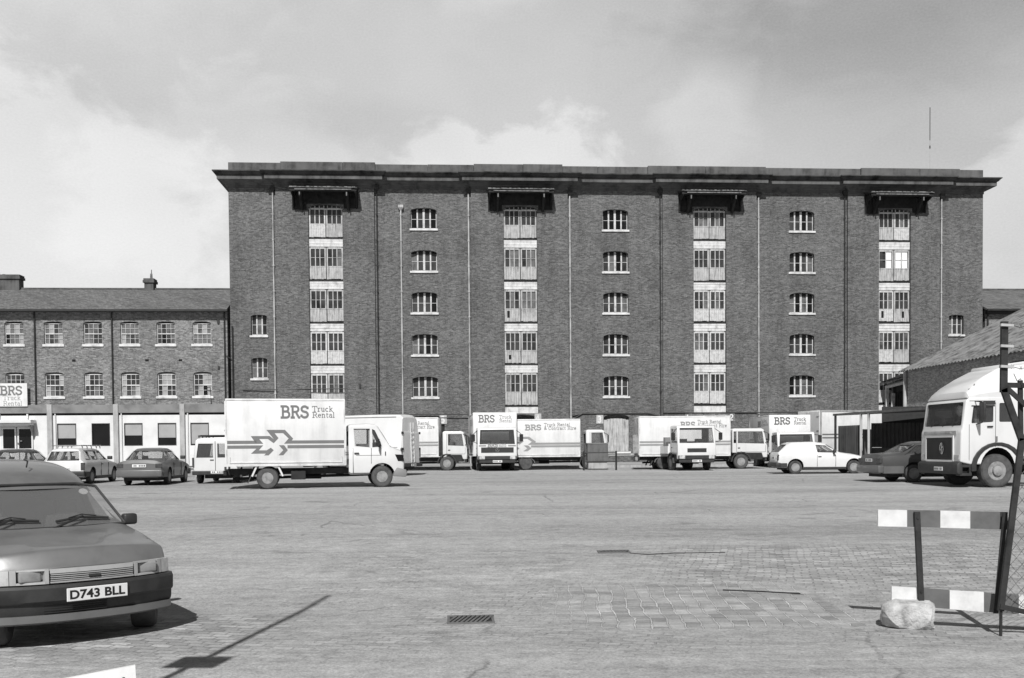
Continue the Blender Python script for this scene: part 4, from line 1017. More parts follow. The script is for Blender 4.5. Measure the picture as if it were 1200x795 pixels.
# ------------------------------------------------------------------ bonneted delivery truck (the big one on the left)
def bonnet_truck(lab):
    T = empty('box_truck'); tag(T, lab, 'box truck', 'rental box trucks')
    W = 2.1
    chassis(T, -1.45, 4.2, z=.6)
    b = box_body(T, -1.40, 2.72, 2.16, .8, 3.12); livery_side(b, lambda a, z, l: (-1.40+a, -1.08-l, z), 4.12, .8, 3.12); livery_side(b, lambda a, z, l: (2.72-a, 1.08+l, z), 4.12, .8, 3.12)
    rear_doors(T, -1.40, 2.16, .8, 3.12)
    m = MB(); m.box(-1.5, -1.4, -1.0, 1.0, .5, .66); m.build('rear_bumper', 'chassis', T)
    for s in (-1, 1):
        m = MB(); m.box(-1.46, -1.4, min(s*.8, s*1.05), max(s*.8, s*1.05), .68, .79); m.build('tail_light', 'lamp_red', T)
    # cab: profile with rounded shoulders
    HW = .98
    def cabrings():
        rows = [(2.84, .5, 1.35, 2.20, .9, .97, .86), (2.9, .46, 1.35, 2.23, .93, .98, .88), (3.5, .46, 1.35, 2.26, .93, .98, .87), (3.80, .46, 1.34, 2.24, .93, .98, .85), (3.9, .46, 1.34, 2.17, .93, .98, .84), (4.12, .46, 1.34, 1.83, .93, .975, .86),
                (4.33, .46, 1.33, 1.47, .93, .97, .88), (4.5, .48, 1.27, 1.40, .92, .96, .84), (4.72, .5, 1.18, 1.31, .9, .94, .8), (4.80, .54, 1.05, 1.16, .86, .9, .76), (4.83, .6, .9, 1.0, .8, .84, .7)]
        return rows
    c, st = make_body('cab', cabrings(), T, 'white', 0)
    rin = [(2.9, .75, 1.35, 2.14, .86, .91, .80), (3.5, .75, 1.35, 2.19, .86, .92, .80), (3.78, .75, 1.34, 2.17, .86, .92, .79), (4.0, .75, 1.34, 1.88, .86, .9, .78), (4.22, .75, 1.3, 1.5, .86, .88, .78)]
    dw = [(3.06, 1.47), (3.60, 1.42), (3.60, 2.08), (3.02, 2.08)]; qw = [(3.68, 1.42), (4.02, 1.45), (3.98, 1.60), (3.78, 2.02), (3.68, 2.07)]
    cabin_cut(c, rin, (dw, qw), ([(-.78, 1.52), (.78, 1.52), (.72, 2.09), (-.72, 2.09)], 3.7, 5), ([(-.6, 1.5), (.6, 1.5), (.6, 2.0), (-.6, 2.0)], 2.0, 3.2))
    arches_cut(c, (4.02,), .47, .35, .98, .40); resharp(c)
    side_panes(c, st, (dw, qw)); slope_pane(c, [(4.28, -.8, 1.5), (4.28, .8, 1.5), (3.9, .74, 2.12), (3.9, -.74, 2.12)], 'windscreen')
    m = MB()
    for s in (-1, 1):
        y = s*.955; f = lambda a, b_: (min(a, b_), max(a, b_))
        Y = f(y, y+s*.03)
        m.box(2.98, 2.995, *Y, .5, 1.4); m.box(2.98, 3.62, *Y, .5, .515); m.box(3.63, 3.645, *Y, .85, 1.4)
    m.build_split('door_seam', 'rim_dark', c)
    for s in (-1, 1):
        m = MB(); y = s*.985; m.box(3.03, 3.2, min(y, y+.03*s), max(y, y+.03*s), 1.2, 1.24); m.build('door_handle', 'chassis', c)
        m = MB(); m.path([(3.98, s*.95, 1.4), (3.93, s*1.14, 1.42), (3.91, s*1.15, 1.56)], .015, 6); mi = m.build('mirror', 'chassis', c)
        m = MB(); m.box(3.86, 3.92, min(s*1.06, s*1.24), max(s*1.06, s*1.24), 1.42, 1.72); m.bevel(.02, 2); m.build('mirror_head', 'chassis', mi)
        m = MB(); m.prism([(4.38, 1.17), (4.80, 1.15), (4.81, .93), (4.55, .92)], s*.90, s*.95, 'xz'); m.build('headlight', 'pane_black', c)
        m = MB(); m.box(4.79, 4.835, min(s*.5, s*.78), max(s*.5, s*.78), .93, 1.13); m.build('headlight', 'lamp_glass', c)
        m = MB(); m.box(4.13, 4.16, min(s*.965, s*.985), max(s*.965, s*.985), 1.13, 1.27); m.build('air_vent', 'chassis', c)
        m = MB(); m.box(3.1, 4.0, min(s*.973, s*.977), max(s*.973, s*.977), 1.13, 1.15); m.build('door_script', 'livery_pale', c)
    m = MB(); m.box(4.81, 4.84, -.48, .48, .92, 1.14); m.build('grille', 'plastic_dark', c)
    m = MB(); m.bar((4.27, -.8, 1.5), (3.88, -.74, 2.14), .03, .03); m.bar((4.27, .8, 1.5), (3.88, .74, 2.14), .03, .03); m.box(4.22, 4.34, -.85, .85, 1.44, 1.475); m.build('windscreen_surround', 'plastic_dark', c)
    m = MB(); m.prism([(4.4, .40), (4.88, .36), (4.92, .48), (4.90, .62), (4.56, .70), (4.46, .55)], -.97, .97, 'xz'); m.bevel(.03, 2); m.build('bumper', 'fascia', T, True)
    m = MB(); m.box(3.2, 3.55, -.8, -.3, .8, 1.55); m.box(3.2, 3.55, .3, .8, .8, 1.55); m.box(3.35, 3.9, -.8, -.3, .75, .95); m.box(4.0, 4.2, -.8, .8, 1.2, 1.42); m.build('seat', 'seat', c)
    m = MB(); m.lathe_y(0, 0, [(.2, -.015), (.22, 0), (.2, .015), (.18, 0), (.2, -.015)], 20); sw = m.build('steering_wheel', 'chassis', c); sw.location = (3.85, -.45, 1.42); sw.rotation_euler = (R(90), R(60), R(90))
    for s in (-1, 1):
        wheel(T, 0, s*.80, .385, .42, s, 'rim_grey', .52); wheel(T, 4.02, s*.84, .385, .22, s, 'rim_grey', .52)
        m = MB(); 
        for q in (-1, 1): m.bar((q*.53-.0, s*.93, .45), (q*.36, s*.93, .82), .06, .26)
        m.build('mudguard', 'white', T); mudflap(T, -.56, s*.93, .22, .47)
    plate(T, 4.93, 0, .5, .5, .11, 1)
    return T
t1 = bonnet_truck('large white bonneted box truck with arrow emblem and lettering, nearest truck left of centre')
put(t1, 314, 573.2, hdg(90-12), (0, -.80)); t1.scale = (.95, 1, .97)

# ------------------------------------------------------------------ flat-fronted cab used by most of the lorries
def flat_cab(T, x0, x1, W, z0, zr, floor=1.0, screen=.52, mat='white', grille='wide', day=False, plate_h=True):
    """x0 rear of cab, x1 front; z0 lower edge, zr roof"""
    h = W/2; zb = z0+(zr-z0)*.46; sl = .1
    m = MB()
    prof = [(x0, z0+.25), (x0, zr-.05), (x0+.08, zr), (x1-.32, zr), (x1-.18, zr-.06), (x1-.03, zb+.06), (x1, zb-.05), (x1+.02, z0+.25), (x1, z0), (x1-.22, z0), (x1-.3, z0+.25)]
    m.prism(prof, -h, h); m.bevel(.05, 3, 25); c = m.build('cab', mat, T, True)
    ci = MB(); ci.prism([(x0+.06, z0+.3), (x0+.06, zr-.09), (x1-.32, zr-.09), (x1-.12, zb+.05), (x1-.1, z0+.3)], -h+.06, h-.06); cut(c, ci)
    zw0, zw1 = zb+.06, zr-.16
    sw = [(x0+.3, zw0+.0), (x1-.17, zw0-.04), (x1-.27, zw1), (x0+.3, zw1)]
    ci = MB(); ci.prism(sw, -2, 2); cut(c, ci)
    if day: ci = MB(); ci.prism([(x0+.07, zw0), (x0+.21, zw0), (x0+.21, zw1), (x0+.07, zw1)], -2, 2); cut(c, ci)
    ci = MB(); ci.prism([(-h+.1, zw0-.03), (h-.1, zw0-.03), (h-.15, zw1+.03), (-h+.15, zw1+.03)], x1-.34, x1+1, 'yz'); cut(c, ci)
    ci = MB(); ci.box(x0-1, x0+.1, -h+.3, h-.3, zw0+.05, zw1-.05); cut(c, ci)
    resharp(c)
    for s in (-1, 1):
        m = MB(); y = s*(h-.03); m.loft([[(a, y, b) for a, b in sw], [(a, y-s*.008, b) for a, b in sw]]); m.build('side_window', 'glass', c)
        m = MB(); Y = (min(s*h, s*(h+.006)), max(s*h, s*(h+.006)))
        m.box(x0+.22, x0+.235, *Y, z0+.32, zw1+.02); m.box(x1-.1, x1-.085, *Y, z0+.3, zb-.06); m.box(x0+.235, x1-.1, *Y, z0+.3, z0+.315); m.build_split('door_seam', 'rim_dark', c)
        m = MB(); m.box(x0+.3, x0+.42, min(s*h, s*(h+.03)), max(s*h, s*(h+.03)), zb-.22, zb-.18); m.build('door_handle', 'chassis', c)
        m = MB(); m.path([(x1-.1, s*h, zw0+.02), (x1+.02, s*(h+.24), zw0+.1), (x1+.02, s*(h+.24), zw0+.2)], .016, 6); m.path([(x1-.2, s*h, zw1), (x1+.02, s*(h+.24), zw0+.5)], .016, 6); mi = m.build('mirror', 'chassis', c)
        m = MB(); m.box(x1-.02, x1+.04, min(s*(h+.14), s*(h+.34)), max(s*(h+.14), s*(h+.34)), zw0+.12, zw0+.5); m.bevel(.02, 2); m.build('mirror_head', 'chassis', mi)
        m = MB(); m.box(x1+.0, x1+.05, min(s*(h-.38), s*(h-.08)), max(s*(h-.38), s*(h-.08)), z0+.02, z0+.19); m.bevel(.02, 2); m.build('headlight', 'lamp_glass', T)
    dx = (x1-.27)-(x1-.03); 
    f = lambda y, z, o=0: (x1-.18+(.15)*( (zr-.06-z)/(zr-.06-zb-.06))-.02-o, y, z)
    pts = [f(-h+.09, zw0-.04), f(h-.09, zw0-.04), f(h-.14, zw1+.03), f(-h+.14, zw1+.03)]
    slope_pane(c, pts, 'windscreen')
    m = MB(); m.bar(f(-.5, zw0+.0, -.03), f(-.05, zw0+.05, -.03), .015, .02); m.bar(f(.5, zw0+.0, -.03), f(.1, zw0+.05, -.03), .015, .02); m.build('wiper', 'chassis', c)
    m = MB()
    if grille == 'wide': m.box(x1-.01, x1+.03, -h+.18, h-.18, zb-.42, zb-.14); 
    else: m.box(x1-.01, x1+.03, -.5, .5, zb-.44, zb-.24)
    g_ = m.build('grille', 'plastic_dark', c)
    m = MB(); m.box(x1-.05, x1+.035, -h+.02, h-.02, z0-.0, z0+.2); m.box(x1-.12, x1+.0, -h+.08, h-.08, z0-.18, z0-.003); m.bevel(.02, 1); m.build('bumper', 'plastic_dark', T)
    m = MB(); m.box(x0+.25, x0+.6, .25, .75, zb-.5, zb+.25); m.box(x0+.25, x0+.6, -.75, -.25, zb-.5, zb+.25); m.box(x1-.42, x1-.2, -h+.1, h-.1, zb-.3, zb); m.build('seat', 'seat', c)
    m = MB(); m.box(x0+.2, x1-.25, -h+.04, h-.04, z0-.1, z0+.24); m.build('engine_cover', 'chassis', c)
    plate(T, x1+.037, 0, z0-.09, .5, .12, 1)
    return c, g_
def cabover_truck(lab, Lb, zb0, zb1, Wb=2.3, Wc=2.08, wb=3.3, rear=-1.7, gap=.2, cabL=1.45, zr=2.28, z0=.62, text='hire', logo=True, front_text=False, grille='wide', day=False, wr=.40, tone=('livery_pale', 'livery_pale'), grp='rental box trucks', box=True, mat='white'):
    T = empty('box_truck' if box else 'flatbed_truck'); tag(T, lab, 'box truck' if box else 'flatbed truck', grp)
    x1 = rear+Lb; cx0 = x1+gap; cx1 = cx0+cabL
    chassis(T, rear+.1, cx1-.3, z=.62)
    if box:
        b = box_body(T, rear, x1, Wb, zb0, zb1)
        livery_side(b, lambda a, z, l: (rear+a, -Wb/2-.012-l, z), Lb, zb0, zb1, text, logo, tone); livery_side(b, lambda a, z, l: (x1-a, Wb/2+.012+l, z), Lb, zb0, zb1, text, logo, tone)
        rear_doors(T, rear, Wb, zb0, zb1)
        if front_text:
            h = .34; fn = lambda a, z, l: (x1+.004+l, Wb/2-a, z)
            # a reader in front of the truck sees y running the other way
            fn = lambda a, z, l: (x1+.004+l, -Wb/2+a, z)
            m = MB(); zt = zb1-.52; lettering(m, 'BRS', Wb*.12, zt, .36, fn, .19, xs=.93); m.build('lettering', tone[0], b)
            m = MB(); lettering(m, 'Truck', Wb*.60, zt+.19, .17, fn, .14, xs=1.15); lettering(m, 'Rental', Wb*.60, zt-.02, .17, fn, .14, xs=1.05); m.build('lettering', tone[1], b)
    c, g_ = flat_cab(T, cx0, cx1, Wc, z0, zr, mat=mat, grille=grille, day=day)
    fx = wb
    for s in (-1, 1):
        wheel(T, 0, s*.86, wr, .46, s, 'rim_dark', .55, hub=-.5); wheel(T, fx, s*.92, wr, .24, s, 'rim_grey', .55)
        m = MB(); a0 = [(fx+(wr+.09)*cos(t), (wr)+(wr+.09)*sin(t)) for t in [pi*i/8 for i in range(9)]]; a1 = [(fx+(wr+.15)*cos(t), wr+(wr+.15)*sin(t)) for t in [pi*i/8 for i in range(8, -1, -1)]]
        m.prism(a0+a1, s*.78, s*1.05); m.build('wheel_arch', 'plastic_dark', T)
        m = MB(); a0 = [((wr+.09)*cos(t), (wr)+(wr+.09)*sin(t)*.62) for t in [pi*i/8 for i in range(9)]]; a1 = [((wr+.12)*cos(t), wr+(wr+.12)*sin(t)*.62) for t in [pi*i/8 for i in range(8, -1, -1)]]
        m.prism(a0+a1, s*.66, s*1.08); m.build('mudguard', 'fascia', T); mudflap(T, -.62, s*.86, .2, .5, .4)
        m = MB(); m.box(rear-.04, rear+.02, min(s*.75, s*1.05), max(s*.75, s*1.05), .6, .72); m.build('tail_light', 'lamp_red', T)
    m = MB(); m.box(rear-.06, rear+.02, -1.05, 1.05, .45, .57); m.build('rear_bumper', 'chassis', T)
    T['x1'] = x1; T['cx1'] = cx1
    return T, c, g_
def under(o):
    for k in ('x1', 'cx1'):
        if k in o: del o[k]
# box truck showing only cab and part of the side, behind the high-roof van
t2, c2, g2 = cabover_truck('white box truck facing right, half hidden behind the high-roof van', 5.0, .8, 2.98, text='hire', logo=False, zr=2.2, wb=3.75, gap=.22, cabL=1.35)
put(t2, 524, 551.6, hdg(90), (3.75, -.92)); under(t2)
m = MB(); m.box(3.9, 4.4, -.25, .25, 2.2, 2.3); m.bevel(.03); m.build('roof_marker', 'plastic_dark', c2)
# truck facing the camera
t3, c3, g3 = cabover_truck('white box truck facing the camera with a star in its dark grille', 5.2, .8, 3.2, Wb=2.4, Wc=2.1, text='hire', front_text=True, wb=3.7, rear=-1.5, cabL=1.5, gap=.15, zr=2.35, z0=.62, tone=('livery', 'livery_pale'))
cx1 = t3['cx1']; zb3 = .62+(2.35-.62)*.46
m = MB(); fn = lambda a, z, l: (cx1+.012+l, -1.05+a, z)
lettering(m, 'BRS', .52, zb3-.11, .19, fn, .17, xs=1.1); m.build('lettering', 'livery', c3)
m = MB(); lettering(m, 'Truck', 1.12, zb3-.01, .09, fn, .14, xs=1.25); lettering(m, 'Rental', 1.12, zb3-.11, .09, fn, .14, xs=1.2)
band(m, fn, .06, .45, zb3-.035, zb3-.01); band(m, fn, .06, .45, zb3-.08, zb3-.055); band(m, fn, 1.62, 2.04, zb3-.035, zb3-.01); band(m, fn, 1.62, 2.04, zb3-.08, zb3-.055); m.build_split('stripe', 'livery_pale', c3)
m = MB(); n = 20; c_ = (cx1+.04, 0, zb3-.27)
m.loft([[(c_[0]+dx, r_*cos(2*pi*i/n), c_[2]+r_*sin(2*pi*i/n)) for i in range(n)] for dx, r_ in ((0, .10), (.01, .115), (.02, .10), (.01, .085), (0, .10))], cap=False)
for k in range(3):
    a = pi/2+k*2*pi/3; m.bar((c_[0]+.01, 0, c_[2]), (c_[0]+.01, .1*cos(a), c_[2]+.1*sin(a)), .02, .02)
m.build('star_emblem', 'chrome', g3)
put(t3, 580.5, 551.6, hdg(180-5), (3.7, 0)); under(t3)
# side-on truck right of it
t4, c4, g4 = cabover_truck('white box truck side on with arrow emblem, its cab behind the dark steel box', 5.6, .72, 2.83, Wb=2.3, text='hire', wb=3.55, rear=-2.55, gap=.32, cabL=1.2, zr=2.22)
put(t4, 616, 550.9, hdg(90), (0, -.86)); under(t4)
# the one behind the flatbed
t5, c5, g5 = cabover_truck('white box truck side on behind the flatbed lorry, tail towards the boarded door', 4.95, .72, 2.9, Wb=2.3, text='hire', logo=False, wb=4.2, rear=-1.35, gap=.12, cabL=1.9, zr=2.2, day=True, mat='white')
put(t5, 868, 549.6, hdg(90), (4.2, -.92)); under(t5)
m = MB(); m.box(-1.7, -1.4, -1.1, -.95, .9, 1.9); m.box(-1.55, -1.42, -1.0, 1.0, .5, .7); m.build('tail_lift', 'rim_grey', t5)
# flatbed lorry facing the camera
t6, c6, g6 = cabover_truck('plain white flatbed lorry facing the camera with a small dark grille', 4.4, .9, 1.2, Wc=2.0, wb=3.4, rear=-1.3, gap=.15, cabL=1.5, zr=2.33, z0=.6, grille='small', box=False, grp=None)
m = MB(); m.box(-1.3, 3.1, -1.08, 1.08, .88, 1.0)
for s in (-1, 1): m.box(-1.3, 3.1, s*1.06-.02, s*1.06+.02, 1.0, 1.28)
m.box(3.06, 3.1, -1.04, 1.04, 1.0, 1.4); b = m.build('flatbed', 'white_dull', t6)
m = MB(); m.box(.6, 1.9, -.9, -.1, 1.0, 1.75); m.box(2.0, 2.7, -.9, .3, 1.0, 1.5); m.build('load_box', 'fascia', t6)
put(t6, 808, 551.2, hdg(180-6), (3.4, 0)); under(t6)
# box truck behind the white hatchback van: shaded side, lettered front
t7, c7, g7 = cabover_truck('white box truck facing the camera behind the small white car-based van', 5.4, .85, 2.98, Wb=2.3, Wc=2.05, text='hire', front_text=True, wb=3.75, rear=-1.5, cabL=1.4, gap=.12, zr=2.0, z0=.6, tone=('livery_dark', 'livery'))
o = t7; o.rotation_euler = (0, 0, hdg(182)); X, z = V(925.5, 500, 56.2); o.location = (X-rot2(3.9, 0, hdg(182))[0], 56.2-rot2(3.9, 0, hdg(182))[1], gz(58)-.005); under(t7)
# tall trailer body
T = empty('box_trailer'); tag(T, 'tall white box trailer rising behind the dark sheeted lean-to', 'trailer')
b = box_body(T, 0, 6.2, 2.4, .9, 3.36, lip=False); 
m = MB(); band(m, lambda a, z, l: (a, -1.2-l, z), .15, 6.1, 1.86, 1.94, .012); band(m, lambda a, z, l: (a, -1.2-l, z), .15, 6.1, 1.66, 1.74, .012); m.build('stripe', 'livery', b)
m = MB(); m.box(0, .12, -1.225, -1.201, .9, 3.36); m.box(.12, 6.2, -1.225, -1.201, 3.26, 3.36); m.build('frame_rail', 'concrete', b)
chassis(T, .1, 6, z=.78); rear_doors(T, 0, 2.4, .9, 3.36)
for s in (-1, 1):
    for x in (4.0, 5.1): wheel(T, x, s*.98, .48, .42, s, 'rim_dark', .55)
m = MB(); 
for s in (-1, 1): m.box(.9, 1.02, s*.7-.06, s*.7+.06, 0, .75)
m.build('landing_leg', 'chassis', T)
X, z = V(961, 500, 60.0); T.location = (X+rot2(0, 1.2, hdg(74))[0], 60+rot2(0, 1.2, hdg(74))[1], gz(60)-.005); T.rotation_euler = (0, 0, hdg(74))

# ------------------------------------------------------------------ high-roof panel van seen from behind
def panel_van(lab):
    T = empty('panel_van'); tag(T, lab, 'van')
    rows = [(-.95, .5, 1.3, 2.25, .88, .95, .80), (-.93, .46, 1.32, 2.72, .92, .99, .72), (-.75, .45, 1.35, 2.86, .93, 1.0, .70), (.5, .45, 1.35, 2.88, .93, 1.0, .70), (2.4, .45, 1.35, 2.86, .93, 1.0, .70), (2.9, .45, 1.35, 2.68, .93, 1.0, .72),
            (3.3, .45, 1.35, 2.2, .93, .99, .80), (3.75, .45, 1.34, 1.5, .93, .98, .86), (4.2, .48, 1.15, 1.3, .9, .95, .8), (4.3, .55, .95, 1.1, .82, .88, .74)]
    c, st = make_body('body', rows, T, 'white', 0)
    rin = [(2.2, .8, 1.35, 2.2, .87, .92, .75), (2.9, .8, 1.35, 2.2, .87, .92, .76), (3.2, .8, 1.35, 2.05, .87, .92, .76), (3.6, .8, 1.3, 1.5, .87, .9, .8)]
    dw = [(2.4, 1.42), (3.4, 1.42), (3.1, 2.0), (2.4, 2.0)]
    cabin_cut(c, rin, (dw,), ([(-.78, 1.56), (.78, 1.56), (.7, 2.15), (-.7, 2.15)], 3.0, 5), (None, 0, 0))
    arches_cut(c, (0, 3.4), .43, .3, 1.0, .37); resharp(c); side_panes(c, st, (dw,))
    slope_pane(c, [(3.68, -.8, 1.55), (3.68, .8, 1.55), (3.28, .72, 2.18), (3.28, -.72, 2.18)], 'windscreen')
    for s in (-1, 1):
        fn = (lambda a, z, l: (3.7-a, 1.0+l, z)) if s > 0 else (lambda a, z, l: (-.8+a, -1.0-l, z))
        m = MB(); band(m, fn, .1, 4.3, 1.08, 1.13, .004); band(m, fn, .1, 4.3, .98, 1.03, .004); m.build('stripe', 'livery', c)
        m = MB(); fn2 = fn
        m.box(-.78, 3.0, min(s*.985, s*1.003), max(s*.985, s*1.003), 1.33, 1.345); m.box(-.6, 2.9, min(s*.72, s*.76), max(s*.72, s*.76), 2.75, 2.77); m.build('body_crease', 'concrete', c)
        # rear doors
        m = MB(); a, b_ = s*.015, s*.86; m.box(-1.0, -.95, min(a, b_), max(a, b_), .58, 2.05); m.bevel(.015, 1); d = m.build('rear_door', 'white', T)
        for z in (.7, 1.2, 1.95): m = MB(); m.box(-1.03, -.96, min(s*.82, s*.93), max(s*.82, s*.93), z, z+.11); m.build('hinge', 'chassis', d)
        m = MB(); m.box(-1.0, -.93, min(s*.88, s*.985), max(s*.88, s*.985), .86, 1.28); m.build('tail_light', 'lamp_red', T)
        wheel(T, 0, s*.86, .35, .24, s, 'rim_grey', .55); wheel(T, 3.4, s*.86, .35, .24, s, 'rim_grey', .55)
    m = MB(); 
    for s in (-.25, .05): m.tube((-1.04, s, .62), (-.98, s, 2.5), .02, 6)
    for i in range(7): m.tube((-1.03, -.25, .8+i*.24), (-1.03, .05, .8+i*.24), .014, 6)
    m.build('ladder', 'white', T)
    m = MB(); m.box(-1.12, -.9, -.96, .96, .42, .58); m.bevel(.03, 2); m.build('bumper', 'plastic_dark', T)
    m = MB(); m.box(4.2, 4.38, -.94, .94, .42, .62); m.bevel(.03, 2); m.build('bumper', 'plastic_dark', T)
    m = MB(); m.box(-.9, 4.0, -.5, .5, .3, .5); m.build('underbody', 'chassis', T)
    m = MB(); m.box(2.5, 2.85, -.8, .8, .9, 1.6); m.build('seat', 'seat', T)
    plate(T, -1.12, 0, .5, .5, .11, -1)
    return T
pv_ = panel_van('white high-roof panel van just beyond the bonneted box truck, rear doors to the right')
put(pv_, 470, 558.0, hdg(270+21), (-.95, .98))

# ------------------------------------------------------------------ cars
def car(lab, name, cat, paint, rows, rin, polys, fw, rw_, wb, wr, track, arch=.36, rim='rim_grey', bumper='plastic_dark', tail='lamp_red', rack=False, tailgate=True, windscreen=None, rear_glass=None, nose=None, tailx=None, W=.83, plate_z=.62, lamp_z=.78, lamp_h=.14, lamp_w=.26, bump_z=(.32, .52), group=None, subd=0, plate_rear=True, holes=0, glassmat='glass', lampn='lamp_glass'):
    T = empty(name); tag(T, lab, cat, group)
    c, st = make_body('body', rows, T, paint, subd)
    cabin_cut(c, rin, polys, fw, rw_, 1.5); arches_cut(c, (0, wb), arch, .26, W, wr+.03); resharp(c, 28)
    side_panes(c, st, polys, mat=glassmat)
    if windscreen: slope_pane(c, windscreen, 'windscreen')
    if rear_glass: slope_pane(c, rear_glass, 'rear_window')
    x0, x1 = rows[0][0], rows[-1][0]
    for s in (-1, 1):
        wheel(T, 0, s*track, wr, .18, s, rim, .62, holes=holes); wheel(T, wb, s*track, wr, .18, s, rim, .62, holes=holes)
        m = MB(); m.box(x0-.015, x0+.07, min(s*(W-.02), s*(W-.02-lamp_w)), max(s*(W-.02), s*(W-.02-lamp_w)), lamp_z-lamp_h/2, lamp_z+lamp_h/2); m.bevel(.01, 1); m.build('tail_light', tail, T)
        m = MB(); m.box(x1-.08, x1+.01, min(s*(W-.08), s*(W-.42)), max(s*(W-.08), s*(W-.42)), .58, .7); m.bevel(.01, 1); m.build('headlight', lampn, T)
        xm = [p for p in polys][-1][1][0]-.12; zm = [p for p in polys][-1][1][1]+.06
        m = MB(); m.box(xm-.05, xm+.06, min(s*(W-.02), s*(W+.17)), max(s*(W-.02), s*(W+.17)), zm-.06, zm+.08); m.bevel(.02, 2); m.build('mirror', 'plastic_dark', T, True)
    for a, b, nm in ((x0-.09, x0+.12, 'rear_bumper'), (x1-.14, x1+.09, 'front_bumper')):
        m = MB(); m.box(a, b, -W+.01, W-.01, bump_z[0], bump_z[1]); m.bevel(.035, 2); m.build(nm, bumper, T, True)
        m = MB()
    for s in (-1, 1):
        m = MB(); m.box(x0+.1, .0-arch-.02, min(s*(W-.06), s*(W+.005)), max(s*(W-.06), s*(W+.005)), bump_z[0]-.02, bump_z[1]-.03); m.build('side_moulding', bumper, T)
        m = MB(); m.box(arch+.02, wb-arch-.02, min(s*(W-.05), s*(W-.015)), max(s*(W-.05), s*(W-.015)), .22, .31); m.build('sill', 'plastic_dark', T)
        m = MB(); Y = (min(s*(W-.015), s*(W+.004)), max(s*(W-.015), s*(W+.004)))
        for xx in {round(polys[-1][0][0]-.03, 2), round(polys[-1][1][0]-.05, 2)}: m.box(xx, xx+.012, *Y, .33, .84)
        m.build_split('door_seam', 'black', c)
        m = MB(); m.box(polys[-1][0][0]+.02, polys[-1][0][0]+.16, min(s*(W-.02), s*(W+.02)), max(s*(W-.02), s*(W+.02)), .76, .79); m.build('door_handle', 'plastic_dark', c)
    m = MB(); m.box(x0+.3, x1-.3, -W+.2, W-.2, .18, .32); m.build('underbody', 'chassis', T)
    m = MB(); 
    for s in (-1, 1):
        m.box(wb*.42, wb*.42+.16, s*.38-.24, s*.38+.24, .45, .90); m.box(wb*.42+.04, wb*.42+.10, s*.38-.09, s*.38+.09, .95, 1.10)
    m.box(.0, .14, -.62, .62, .5, .80); m.build('seat', 'seat', T)
    if plate_rear: plate(T, x0-.02 if plate_z > .56 else x0-.095, 0, plate_z, .5, .11, -1)
    plate(T, x1+.095, 0, .45, .5, .11, 1)
    if rack:
        m = MB()
        zt = max(r_[3] for r_ in rows)
        for s in (-1, 1): m.tube((-.5, s*.55, zt+.1), (1.6, s*.55, zt+.1), .02, 6)
        for x in (-.4, .1, .55, 1.1, 1.5): m.tube((x, -.6, zt+.1), (x, .6, zt+.1), .018, 6); m.bar((x, -.58, zt-.02), (x, -.55, zt+.1), .03, .03); m.bar((x, .58, zt-.02), (x, .55, zt+.1), .03, .03)
        m.build('roof_rack', 'rim_grey', T)
    return T
# white estate with a roof rack
est_rows = [(-.88, .36, .78, .86, .74, .78, .66), (-.84, .32, .84, 1.0, .78, .82, .62), (-.62, .28, .86, 1.36, .79, .83, .56), (-.5, .26, .87, 1.40, .79, .83, .56), (.9, .24, .88, 1.42, .79, .83, .57), (1.35, .24, .88, 1.38, .79, .83, .56), (1.55, .24, .88, 1.26, .79, .83, .58),
            (2.02, .24, .87, .96, .79, .82, .66), (2.5, .24, .82, .89, .79, .81, .62), (3.05, .28, .74, .79, .76, .79, .6), (3.22, .36, .62, .68, .7, .74, .56)]
est_in = [(-.66, .45, .88, 1.18, .72, .74, .52), (-.48, .45, .88, 1.33, .72, .75, .50), (.9, .45, .88, 1.36, .72, .75, .50), (1.32, .45, .88, 1.32, .72, .75, .50), (1.6, .45, .87, 1.14, .72, .74, .52), (1.85, .45, .86, .98, .7, .72, .56)]
est_polys = ([(-.58, .95), (.02, .95), (.02, 1.28), (-.42, 1.28)], [(.12, .95), (.82, .95), (.82, 1.29), (.12, 1.29)], [(.92, .95), (1.78, .95), (1.32, 1.28), (.92, 1.29)])
estate = car('white estate car with roof rack parked in front of the office windows', 'estate_car', 'car', 'white', est_rows, est_in, est_polys,
    ([(-.64, .98), (.64, .98), (.54, 1.32), (-.54, 1.32)], 1.4, 3.2), ([(-.62, .93), (.62, .93), (.52, 1.29), (-.52, 1.29)], -2, -.4), 2.5, .29, .70,
    windscreen=[(1.93, -.66, .98), (1.93, .66, .98), (1.44, .55, 1.33), (1.44, -.55, 1.33)], rear_glass=[(-.80, -.63, .94), (-.80, .63, .94), (-.62, .53, 1.30), (-.62, -.53, 1.30)], rack=True, lamp_z=.70, lamp_h=.3, lamp_w=.14, plate_z=.6)
put(estate, 107, 567, hdg(-3), (0, -.74))
sal_rows = [(-1.12, .38, .72, .82, .72, .78, .62), (-1.05, .3, .84, .94, .78, .82, .62), (-.62, .27, .85, .93, .80, .84, .66), (-.48, .26, .86, .95, .80, .84, .64), (.1, .24, .89, 1.34, .80, .84, .55), (.35, .24, .89, 1.39, .80, .84, .55), (1.0, .24, .89, 1.40, .80, .84, .56), (1.35, .24, .89, 1.36, .8, .84, .56),
            (1.5, .24, .88, 1.28, .8, .84, .57), (2.1, .24, .87, .96, .8, .83, .66), (2.6, .24, .82, .89, .79, .82, .64), (3.2, .28, .72, .78, .76, .8, .62), (3.38, .36, .6, .66, .7, .74, .58)]
